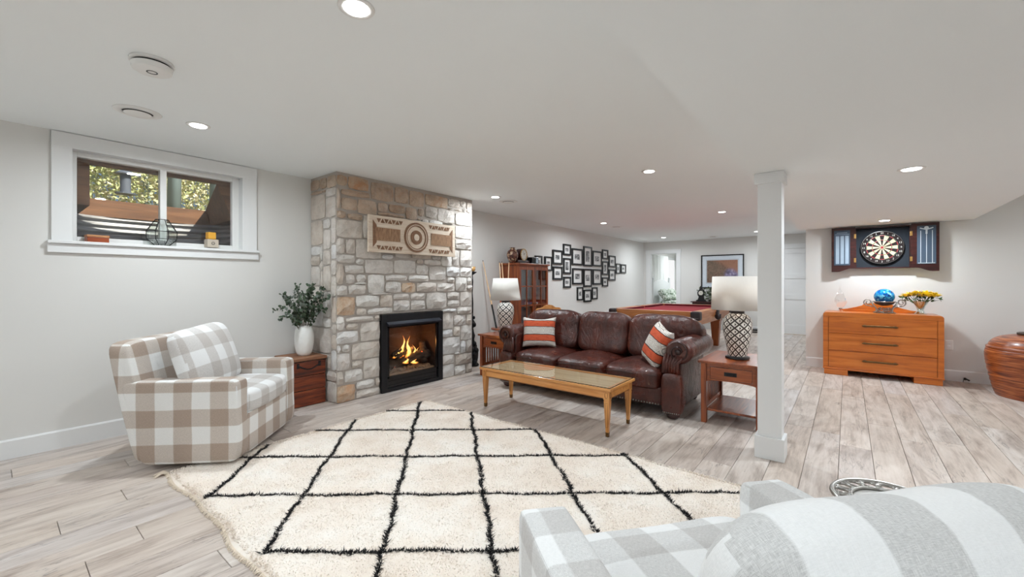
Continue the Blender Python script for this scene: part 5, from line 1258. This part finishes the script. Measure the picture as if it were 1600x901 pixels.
m.build('case', M['iron'], t, bevel=.006); MB().cyl((0, -.046, .225), (0, -.053, .225), .058, n=24).build('dial', bpy.data.materials['dial_white'], t)
m = MB(); m.box((.0, -.055, .24), (.004, .002, .04)).box((.014, -.055, .225), (.03, .002, .004)); m.build('hands', M['black_metal'], t)
t = empty('silk_plant', (11.96, 2.72, .755), 0, 'leafy green and white flower arrangement beside the black clock', 'plant')
MB().lathe([(.06, 0), (.09, .04), (.10, .10), (.08, .11)], n=18).build('bowl', plain('grey_bowl', srgb(150, 150, 146), .5), t, smooth='auto')
leafcloud(420, lambda rg, n: rg.normal(size=(n, 3)) * (.07, .13, .08) + (-.02, 0, .22), .045, 77, t, 'leaves', plain('silk_leaf', srgb(92, 104, 82), .6, var=.4, scale=20), kind='stuff')
leafcloud(120, lambda rg, n: rg.normal(size=(n, 3)) * (.06, .12, .06) + (-.05, 0, .22), .03, 78, t, 'petals', plain('silk_petal', srgb(206, 206, 200), .6), kind='stuff')
t = empty('framed_painting', (XF - .001, 2.60, 1.555), 0, 'large framed garden picture with wide pale mat on the far wall', 'picture')
W, H = .52, .445
m = MB(); m.bb(-.035, 0, -W, -W + .025, -H, H).bb(-.035, 0, W - .025, W, -H, H).bb(-.035, 0, -W + .025, W - .025, H - .025, H).bb(-.035, 0, -W + .025, W - .025, -H, -H + .025); m.build('frame', M['black_gloss'], t)
MB().bb(-.014, -.001, -W + .025, W - .025, -H + .025, H - .025).build('mat_board', plain('blue_white_mat', srgb(206, 214, 222), .6), t)
m = MB(); e_ = .145
m.bb(-.016, -.0142, -W + e_ - .02, -W + e_ - .014, -H + e_ - .02, H - e_ + .02).bb(-.016, -.0142, W - e_ + .014, W - e_ + .02, -H + e_ - .02, H - e_ + .02).bb(-.016, -.0142, -W + e_ - .014, W - e_ + .014, H - e_ + .014, H - e_ + .02).bb(-.016, -.0142, -W + e_ - .014, W - e_ + .014, -H + e_ - .02, -H + e_ - .014)
m.build('mat_line', plain('mat_line', srgb(120, 130, 140), .6), t)
g = N('garden_print'); v = g.coord(); x, y, z = g.sep(v)
f = g.noise(v, 8, 10, .85, 1.0); base = g.ramp(f, [(.34, srgb(34, 34, 30)), (.43, srgb(92, 72, 60)), (.49, srgb(140, 112, 96)), (.54, srgb(78, 76, 60)), (.6, srgb(128, 98, 84)), (.72, srgb(186, 172, 160))])
pur = g.ramp(g.noise(v, 14, 5, .7), [(.35, srgb(60, 56, 76)), (.55, srgb(136, 130, 164)), (.7, srgb(206, 204, 222))])
d_ = g.math('SQRT', g.math('ADD', g.math('POWER', g.math('ADD', y, .22), 2), g.math('POWER', g.math('ADD', z, .08), 2)))
c_ = g.mix(g.ramp(d_, [(.12, .9), (.20, 0.0)]), base, pur)
c_ = g.mix(g.ramp(g.math('SUBTRACT', g.math('MULTIPLY', z, 2.0), g.math('MULTIPLY', y, 1.2)), [(.25, 0.0), (.5, .6)]), c_, srgb(168, 116, 92))
g.set(c_, .35)
MB().bb(-.0165, -.0145, -W + e_, W - e_, -H + e_, H - e_).build('picture', g.mat, t)
t = empty('floor_vent_box', (12.10, 1.93, 0), 0, 'low black box on the floor at the far wall, right of the lamp', 'box')
MB().bb(-.09, .09, -.22, .22, 0.0, .09).build('body', M['black_gloss'], t, bevel=.005); MB().bb(-.095, -.09, -.2, .2, .03, .05).build('front_strip', M['chrome'], t)
t.name = 'low_black_box'
t = empty('wall_mirror', (12.05, .497, 1.85), 0, 'narrow dark framed edge just visible beside the white panelled door', 'frame')
m = MB(); m.bb(-.42, .1, 0, .05, -.50, .42); m.build('frame_edge', M['dark_wood'], t); MB().bb(-.38, .06, .05, .053, -.46, .38).build('glass_face', M['chrome'], t)
t.name = 'dark_frame'

# bedroom seen through the doorway
g = N('sheer_curtain'); x, y, z = g.sep(g.coord()); f = g.math('SINE', g.math('MULTIPLY', x, 62)); g.set(srgb(232, 232, 230), .9); curM = g.mat
m = MB(); P = []; n_ = 90
for k in range(n_ + 1):
    x = 13.0 + 1.55 * k / n_; y = 4.80 + .028 * math.sin(k * .95) + .01 * math.sin(k * .37)
    P += [(x, y, 1.28), (x, y, 2.14)]
m.add(P, [(2 * k, 2 * k + 2, 2 * k + 3, 2 * k + 1) for k in range(n_)])
o = m.build('curtain', curM, smooth=True, label='white pleated curtain in the bedroom beyond the open doorway', cat='curtain')
w2_ = empty('window_2', (0, 0, 0), kind='structure')
m = MB(); m.bb(14.55, 15.5, 4.885, 4.899, 1.0, 2.05); m.build('bright_pane', emit('daylit_pane', (1, 1, 1, 1), .95), w2_)
m = MB(); m.bb(14.48, 14.55, 4.87, 4.899, .95, 2.12).bb(15.5, 15.57, 4.87, 4.899, .95, 2.12).bb(14.48, 15.57, 4.87, 4.899, 2.05, 2.12).bb(14.48, 15.57, 4.86, 4.899, .92, 1.0); m.build('window_casing', M['trim'], w2_)
bed = empty('bed', (13.75, 3.95, 0), 0, 'white bed with an arched headboard in the room beyond the doorway', 'bed')
m = MB(); m.prism([(-.75, .2), (-.75, 1.22), (-.70, 1.25), (-.45, 1.30), (0, 1.37), (.45, 1.30), (.70, 1.25), (.75, 1.22), (.75, .2)], .79, .83, 'y'); m.build('headboard', M['trim'], bed, bevel=.004)
for s_ in (-1, 1): MB().cyl((s_ * .78, .80, 0), (s_ * .78, .80, 1.36), .035, n=12).sphere((s_ * .78, .8, 1.39), .035, 10, 6).build('bed_post', M['trim'], bed, smooth='auto')
MB().superbox((0, -.1, .48), (1.45, 1.75, .32), 10, 8).build('mattress', M['white_ceramic'], bed, smooth=True)
MB().bb(-.75, .75, -.95, .8, .16, .32).build('bed_frame', M['trim'], bed)
g = N('leafy_quilt'); f = g.noise(g.coord(), 16, 4, .7); qM = g.set(g.ramp(f, [(.42, srgb(92, 112, 88)), (.5, srgb(196, 202, 190)), (.6, srgb(226, 228, 222))]), .9)
MB().superbox((0, -.15, .60), (1.6, 1.6, .18), 6, 10).build('quilt', qM, bed, smooth=True)
for s_ in (-1, 1):
    o = MB().superbox((0, 0, 0), (.62, .40, .18), 4, 10).build('bed_pillow', qM, smooth=True); o.location = (13.75 + s_ * .36, 4.50, .87); o.rotation_euler = (.9, 0, 0)
    tag(o, 'leaf-patterned pillow propped on the headboard, ' + ('nearer the doorway' if s_ < 0 else 'farther into the bedroom'), 'pillow', 'bed pillows')
t = empty('night_stand', (15.0, 4.62, 0), 0, 'white nightstand under the bright bedroom window', 'nightstand')
MB().bb(-.24, .24, -.2, .2, .78, .80).build('top', M['trim'], t); MB().bb(-.22, .22, -.18, .18, 0, .78).build('body', M['trim'], t)
t = empty('alarm_clock', (14.98, 4.5, .80), 0, 'tiny black clock on the bedroom nightstand', 'clock'); MB().bb(-.04, .04, -.03, .03, 0, .09).build('body', M['black_gloss'], t, bevel=.004)

# ------------------------------------------------------------------ orange dresser
dr = empty('dresser', (7.54, -.33, 0), 0, 'orange-brown three drawer dresser below the dartboard', 'dresser')
Wd, Dd, Hd = .595, .245, .86
oM = M['orange_y']
m = MB(); pts = [(-Wd, .10), (Wd, .10), (Wd, Hd - .035)] + [(Wd - .035 + .035 * math.cos(q), Hd - .035 + .035 * math.sin(q)) for q in np.linspace(.2, PI / 2, 6)] + [(-Wd + .035 - .035 * math.sin(q), Hd - .035 + .035 * math.cos(q)) for q in np.linspace(0, PI / 2 - .2, 6)] + [(-Wd, Hd - .035)]
m.prism(pts, -Dd + .022, Dd - .005, 'x'); m.build('carcass', oM, dr, smooth='auto')
m = MB(); m.prism([(-Wd, .095), (-Wd + .055, .095), (-Wd + .055, Hd - .06), (Wd - .055, Hd - .06), (Wd - .055, .095), (Wd, .095), (Wd, Hd - .035)] + [(Wd - .035 + .035 * math.cos(q), Hd - .035 + .035 * math.sin(q)) for q in np.linspace(.2, PI / 2, 6)] + [(-Wd + .035 - .035 * math.sin(q), Hd - .035 + .035 * math.cos(q)) for q in np.linspace(0, PI / 2 - .2, 6)] + [(-Wd, Hd - .035)], -Dd + .004, -Dd + .022, 'x')
m.build('face_frame', oM, dr)
MB().bb(-Dd - .004, -Dd + .02, -Wd - .004, Wd + .004, .075, .098).build('bottom_moulding', oM, dr, bevel=.006)
MB().bb(-Dd + .0, Dd - .005, -Wd, Wd, .076, .102).build('bottom_board', oM, dr)
for s_ in (-1, 1): MB().bb(-Dd + .012, Dd - .03, s_ * Wd - (.27 if s_ > 0 else -.01), s_ * Wd + (.27 if s_ < 0 else -.01), 0, .076).build('plinth_foot', oM, dr, bevel=.003)
zr = [(.102, .335), (.341, .572), (.578, .797)]
for k, (za, zb) in enumerate(zr):
    d = MB().bb(-Dd + .002, -Dd + .021, -Wd + .06, Wd - .06, za, zb).build('drawer', oM, dr, bevel=.004)
    zc_ = (za + zb) / 2 + .005; m = MB()
    m.superbox((-Dd - .026, 0, zc_), (.012, .36, .022), 4, 8)
    for y in (-.15, .15): m.box((-Dd - .009, y, zc_), (.03, .03, .024))
    m.build('bar_handle', M['bronze'], d, smooth='auto')
pts = [(-.42, 0), (-.42, .022), (-.33, .035), (-.24, .06), (-.17, .085), (-.14, .115), (-.12, .125), (.12, .125), (.14, .115), (.17, .085), (.24, .06), (.33, .035), (.42, .022), (.42, 0)]
m = MB(); m.prism([(y, z + Hd) for y, z in pts], Dd - .05, Dd - .025, 'x'); m.build('gallery_board', oM, dr, bevel=.004)

t = empty('glass_jar', (7.56, .075, Hd), 0, 'clear glass apothecary jar with pointed lid on the left of the dresser', 'jar')
MB().lathe([(.002, 0), (.05, 0), (.05, .01), (.012, .02), (.012, .055), (.04, .07), (.075, .13), (.078, .18), (.055, .23), (.048, .25)], n=28, cap=False).build('jar_body', glass('jar_glass', alpha=.7), t, smooth=True)
MB().lathe([(.055, .25), (.05, .262), (.02, .29), (.008, .31), (.016, .335), (.006, .36), (.001, .40)], n=24, cap=False).build('lid', M['glass'], t, smooth=True)
MB().lathe([(.018, .03), (.022, .038), (.018, .048)], n=16, cap=False).build('stem_ring', M['chrome'], t, smooth=True)
t = empty('globe_stand', (7.48, -.385, Hd), 0, 'scrolled pewter stand on the dresser holding a blue glass globe', 'stand')
pw = M['chrome']; m = MB()
for s_ in (-1, 1):
    for q_ in (-1, 1):
        m.tube([(q_ * .055, s_ * .11, .004), (q_ * .05, s_ * .075, .03), (q_ * .045, s_ * .085, .07), (q_ * .05, s_ * .12, .12), (q_ * .03, s_ * .125, .145)], .008, 8)
    sp = []
    for k in range(34):
        q = k / 33; a = -PI / 2 + q * 3.6 * PI * .8; r_ = .048 * (1 - .75 * q)
        sp.append((0, s_ * (.168 + r_ * math.cos(a)), .145 + r_ * math.sin(a)))
    m.tube(sp, .0075, 8); m.tube([(0, s_ * .11, .08), (0, s_ * .14, .092), (0, s_ * .168, .097)], .008, 8)
m.tube([(.05 * math.cos(a), .105 * math.sin(a), .01) for a in np.linspace(0, 2 * PI, 20, endpoint=False)], .007, 6, closed=True)
for z, r_ in ((.035, .07), (.06, .06)): m.tube([(r_ * .8 * math.cos(a), r_ * math.sin(a), z + .012 * math.sin(a * 4)) for a in np.linspace(0, 2 * PI, 28, endpoint=False)], .0065, 6, closed=True)
m.tube([(.115 * math.cos(a), .115 * math.sin(a), .155) for a in np.linspace(0, 2 * PI, 32, endpoint=False)], .006, 8, closed=True)
m.build('scroll_frame', pw, t, smooth=True)
MB().lathe([(.03, .10), (.09, .12), (.112, .15), (.107, .15), (.085, .125), (.03, .106)], n=28).build('bowl', plain('dark_bowl', srgb(44, 46, 54), .25, .3), t, smooth=True)
t = empty('glass_globe', (7.48, -.385, Hd + .222), 0, 'blue speckled glass globe resting in the pewter stand', 'globe')
g = N('blue_mosaic_glass'); vo = g.n('TexVoronoi'); g.L(g.coord(), vo.inputs[0]); vo.inputs['Scale'].default_value = 42
c_ = g.ramp(g.noise(vo.outputs['Color'], 2.2, 2), [(.3, srgb(8, 30, 74)), (.45, srgb(14, 92, 168)), (.56, srgb(44, 160, 208)), (.7, srgb(140, 206, 214))]); g.set(c_, .12)
MB().sphere((0, 0, 0), .108, 32, 20, (1, 1, .96)).build('sphere', g.mat, t, smooth=True)
t = empty('flower_vase', (7.50, -.735, Hd), 0, 'low cut-glass vase on the right of the dresser', 'vase')
m = MB(); m.lathe([(.06, 0), (.062, .01), (.04, .03), (.032, .06), (.05, .11), (.085, .17), (.08, .17), (.045, .11), (.025, .06)], n=12); m.build('cut_glass', glass('cut_glass', rough=.08, alpha=.9, tint=(.82, .9, .88, 1)), t, smooth='auto')
t = empty('yellow_flowers', (7.50, -.735, Hd + .06), 0, 'dense bunch of yellow flowers in the cut-glass vase', 'flowers')
rg = random.Random(8); yM = plain('yellow_petal', srgb(244, 216, 74), .6, var=.14, scale=30); stM = plain('flower_stem', srgb(70, 96, 52), .6)
for k in range(46):
    a = rg.uniform(0, 2 * PI); q = rg.random() ** .6; cx2, cy2, cz2 = .10 * q * math.cos(a), .165 * q * math.sin(a), .165 + .05 * (1 - q * q) + rg.uniform(-.012, .012)
    m = MB()
    for p_ in range(9):
        b = 2 * PI * p_ / 9 + a; tilt = rg.uniform(.1, .7); dr_ = Vector((math.cos(b) * math.cos(tilt), math.sin(b) * math.cos(tilt), math.sin(tilt))); sd = Vector((-math.sin(b), math.cos(b), 0)); c0 = Vector((cx2, cy2, cz2))
        m.add([c0, c0 + dr_ * .034 + sd * .017, c0 + dr_ * .058, c0 + dr_ * .034 - sd * .017], [(0, 1, 2, 3)])
    m.sphere((cx2, cy2, cz2 + .004), .01, 7, 4); m.build('blossom', yM, t)
    if k % 3 == 0: MB().tube([(0, 0, 0), (cx2 * .4, cy2 * .4, .08), (cx2, cy2, cz2)], .003, 5).build('stem', stM, t)
leafcloud(60, lambda rg_, n: np.stack([rg_.uniform(-.1, .1, n), rg_.uniform(-.19, .19, n), rg_.uniform(.11, .17, n)], 1), .03, 91, t, 'leaves', plain('flower_leaf', srgb(62, 88, 48), .6, var=.3), kind='stuff')

# ------------------------------------------------------------------ dartboard cabinet
db = empty('dartboard_cabinet', (7.795, -.375, 1.755), 0, 'open mahogany dartboard cabinet with scoreboard doors on the right wall', 'dartboard')
bkM = plain('dark_blue_felt', srgb(38, 44, 52), .9); slate = plain('slate', srgb(62, 78, 96), .6)
w_, h_ = .290, .288
m = MB(); m.bb(-.012, 0, -w_, w_, -h_, h_).build('back_panel', bkM, db)
m = MB(); m.bb(-.085, -.012, -w_, -w_ + .014, -h_, h_).bb(-.085, -.012, w_ - .014, w_, -h_, h_).bb(-.085, -.012, -w_ + .014, w_ - .014, h_ - .014, h_).bb(-.085, -.012, -w_ + .014, w_ - .014, -h_, -h_ + .014); m.build('case_sides', M['dark_wood'], db)
dm = [plain('dart_black', srgb(34, 24, 24), .9), plain('dart_cream', srgb(226, 206, 160), .9), plain('dart_red', srgb(150, 40, 48), .9), plain('dart_green', srgb(36, 72, 60), .9)]
board = MB(); board.cyl((-.012, 0, 0), (-.05, 0, 0), .2255, n=60); bo = board.build('board_body', dm[0], db)
m = MB(); n_ = 20; rings_ = [(.016, .099), (.099, .107), (.107, .162), (.162, .17)]
for k in range(n_):
    a0 = 2 * PI * (k - .5) / n_; a1 = 2 * PI * (k + .5) / n_; am = (a0 + a1) / 2
    for r_i, (ra, rb) in enumerate(rings_):
        m.mi = (k % 2 if r_i in (0, 2) else (2 if k % 2 == 0 else 3)); 
        if r_i in (0, 2): m.mi = 0 if k % 2 == 0 else 1
        P = [(-.0515, r_ * math.sin(a), r_ * math.cos(a)) for r_, a in ((ra, a0), (rb, a0), (rb, am), (rb, a1), (ra, a1))]
        m.add(P, [(0, 1, 2, 3, 4)])
m.mi = 2; m.add([(-.0518, .016 * math.sin(2 * PI * i / 20), .016 * math.cos(2 * PI * i / 20)) for i in range(20)], [tuple(range(20))])
o = m.build('scoring_segments', dm, bo)
m = MB()
for r_ in (.2235, .17, .107, .016): m.tube([(-.053, r_ * math.sin(a), r_ * math.cos(a)) for a in np.linspace(0, 2 * PI, 60, endpoint=False)], .0016 if r_ > .2 else .0008, 4, closed=True)
for k in range(20): a = 2 * PI * (k - .5) / 20; m.cyl((-.053, .016 * math.sin(a), .016 * math.cos(a)), (-.053, .17 * math.sin(a), .17 * math.cos(a)), .0007, n=4)
m.build('wire_spider', M['chrome'], bo)
nums = [20, 1, 18, 4, 13, 6, 10, 15, 2, 17, 3, 19, 7, 16, 8, 11, 14, 9, 12, 5]
whiteM = plain('number_white', srgb(206, 206, 200), .5)
def text(s_, size, mat, parent, loc, name='number', rz=-PI / 2):
    cu = bpy.data.curves.new(name, 'FONT'); cu.body = s_; cu.size = size; cu.align_x = 'CENTER'; cu.align_y = 'CENTER'; cu.extrude = .0006
    to = bpy.data.objects.new('tmp', cu); C.objects.link(to); dg = bpy.context.evaluated_depsgraph_get(); me = bpy.data.meshes.new_from_object(to.evaluated_get(dg)); bpy.data.objects.remove(to)
    me.materials.clear(); me.materials.append(mat); o = bpy.data.objects.new(name, me); C.objects.link(o); o.parent = parent; o.location = loc; o.rotation_euler = (PI / 2, 0, rz); return o
for k, n1 in enumerate(nums):
    a = -2 * PI * k / 20; text(str(n1), .034, whiteM, bo, (-.0525, .197 * math.sin(a), .197 * math.cos(a)))
for s_ in (1, -1):     # s_=1 : left door as seen (towards +y)
    W = .265; hinge = s_ * w_
    e = MB()
    yA, yB = (hinge, hinge + s_ * W)
    lo_, hi_ = min(yA, yB), max(yA, yB); xx0, xx1 = -.112, -.086
    # curved lower edge: the outer corner hangs lower
    def prof(s_):
        out = [(hinge, -h_ + .0)]; 
        for q in np.linspace(0, 1, 8): out.append((hinge + s_ * (.05 + .15 * q), -h_ - .045 * (1 - math.cos(q * PI)) / 2))
        return out + [(hinge + s_ * W, -h_ - .045), (hinge + s_ * W, h_ + .012), (hinge, h_ + .012)]
    m = MB(); m.prism(prof(s_), xx0 + .004, xx1, 'x'); d = m.build('door', M['dark_wood'], db)
    m = MB(); a_, b_ = (hinge + s_ * .055, hinge + s_ * (W - .03)); a_, b_ = min(a_, b_), max(a_, b_)
    m.bb(xx0 - .001, xx0 + .0045, a_, b_, -h_ + .05, h_ - .025); sb = m.build('score_slate', slate, d)
    m = MB(); X_ = xx0 - .0025; X1 = xx0 - .0012; z0_, z1_ = -h_ + .06, h_ - .035
    if s_ > 0:
        for k in range(3):
            ya = a_ + .015 + k * (b_ - a_ - .02) / 3; m.bb(X_, X1, ya, ya + .040, z0_ + .01, z1_ - .07)
        m.bb(X_, X1, a_ + .03, b_ - .03, z1_ - .03, z1_ - .022).bb(X_, X1, a_ + .01, b_ - .01, z1_ - .052, z1_ - .046)
        m.build('score_columns', plain('chalk_grid', srgb(150, 166, 182), .8), sb)
    else:
        ym = (a_ + b_) / 2
        for y in (a_ + .035, ym, b_ - .035): m.bb(X_, X1, y - .003, y + .003, z0_, z1_ - .055)
        m.bb(X_, X1, a_ + .01, b_ - .01, z0_ - .003, z0_ + .003)
        m.box((X_, ym + .035, z1_ - .03), (.0014, .06, .012), rotm(.35, 0, 0)).box((X_, ym - .035, z1_ - .03), (.0014, .06, .012), rotm(-.35, 0, 0))
        m.cyl((X1, ym, z1_ - .02), (X_, ym, z1_ - .02), .022, n=20); m.bb(X_, X1, ym - .009, ym + .009, z1_ - .1, z1_ - .03)
        m.build('score_lines', plain('chalk_white', srgb(196, 204, 210), .8), sb)
    for z in (.17, -.17): MB().bb(xx0 - .001, xx1 + .004, hinge - s_ * .0 - .012, hinge + .012, z - .03, z + .03).build('brass_hinge', M['brass'], d, bevel=.002)
t = empty('wall_outlet', (7.799, -1.03, .46), 0, 'white outlet plate low on the wall just right of the dresser', 'outlet')
MB().bb(-.006, 0, -.037, .037, -.06, .06).build('plate', M['white_plastic'], t, bevel=.002); m = MB()
for z in (-.025, .025): m.bb(-.009, -.0062, -.016, .016, z - .015, z + .015)
m.build('sockets', M['trim'], t)
t = empty('cable_stub', (7.783, -1.17, .045), 0, 'small black cable stub poking from the baseboard near the urn', 'cable')
m = MB(); m.cyl((0, 0, 0), (-.03, .0, .0), .014, n=12); m.tube([(-.03, 0, 0), (-.05, -.01, .0), (-.055, -.035, -.012)], .009, 8).tube([(-.02, .012, 0), (-.03, .018, -.03), (-.03, .02, -.044)], .003, 6); m.build('plug', M['black_metal'], t, smooth='auto')

# ------------------------------------------------------------------ big woven urn
t = empty('woven_urn', (7.20, -1.71, 0), 0, 'large round orange-brown woven urn cut off by the right picture edge', 'urn')
g = N('lacquered_coil'); v = g.coord(); x, y, z = g.sep(v); an = g.n('Math', operation='ARCTAN2'); g.L(y, an.inputs[0]); g.L(x, an.inputs[1]); A = an.outputs[0]
f = g.noise(g.comb(g.math('MULTIPLY', A, 1.6), g.math('MULTIPLY', z, 55), 0), 1, 6, .62, .4)
c_ = g.ramp(f, [(.32, srgb(58, 22, 12)), (.45, srgb(132, 62, 30)), (.58, srgb(176, 98, 52)), (.75, srgb(206, 140, 88))]); g.bump(f, .5, .008)
urM = g.set(c_, .33, 0, Coat_Weight=.3, Coat_Roughness=.2)
prof = smoothprof([(.385, 0), (.405, .06), (.435, .2), (.462, .36), (.470, .47), (.455, .535)], 50)
prof = [(r_ + .003 * math.sin(z_ * 2 * PI / .022), z_) for r_, z_ in prof]
MB().lathe(prof, n=72, cap=False).build('body', urM, t, smooth=True)
MB().lathe([(.455, .532), (.462, .54), (.455, .55), (.443, .552)] + smoothprof([(.443, .552), (.425, .60), (.36, .655), (.25, .685), (.20, .69)], 16), n=72, cap=False).build('shoulder', urM, t, smooth=True)
MB().lathe([(.19, .688), (.225, .694), (.225, .71), (.19, .715), (.14, .712)], n=40, cap=False).build('dark_rim', plain('urn_rim', srgb(60, 46, 38), .5), t, smooth='auto')
MB().lathe([(.002, .003), (.385, .003)], n=40).build('foot_plate', urM, t)

# ------------------------------------------------------------------ pierced metal side table behind the front chair
t = empty('pierced_table', (2.03, -.12, 0), 0, 'small round pierced metal table peeking over the foreground armchair', 'side table')
R_ = .165; zt = .487; pm = M['chrome']
m = MB(); m.tube([(R_ * math.cos(a), R_ * math.sin(a), zt) for a in np.linspace(0, 2 * PI, 48, endpoint=False)], .010, 8, closed=True); m.tube([(R_ * .66 * math.cos(a), R_ * .66 * math.sin(a), zt - .003) for a in np.linspace(0, 2 * PI, 40, endpoint=False)], .007, 6, closed=True); m.build('rim', pm, t, smooth=True)
m = MB()
for k in range(16):
    a = 2 * PI * k / 16; c0 = (R_ * .83 * math.cos(a), R_ * .83 * math.sin(a))
    m.tube([(c0[0] + .024 * math.cos(b), c0[1] + .024 * math.sin(b), zt - .002) for b in np.linspace(0, 2 * PI, 14, endpoint=False)], .0055, 6, closed=True)
    for s_ in (-1, 1): b = a + s_ * .19; m.tube([(R_ * .67 * math.cos(b), R_ * .67 * math.sin(b), zt - .002), (R_ * .84 * math.cos(b + .02 * s_), R_ * .84 * math.sin(b + .02 * s_), zt - .002), (R_ * .98 * math.cos(b), R_ * .98 * math.sin(b), zt - .002)], .009, 6)
m.build('pierced_border', pm, t, smooth=True)
MB().cyl((0, 0, zt - .012), (0, 0, zt - .006), R_ * .665, n=40).build('centre_disc', pm, t, smooth='auto')
for k in range(3):
    a = 2 * PI * k / 3 + .5; MB().tube([(R_ * .6 * math.cos(a), R_ * .6 * math.sin(a), zt - .012), (R_ * .35 * math.cos(a), R_ * .35 * math.sin(a), .25), (R_ * .75 * math.cos(a), R_ * .75 * math.sin(a), .008)], .009, 8).build('leg', pm, t, smooth=True)
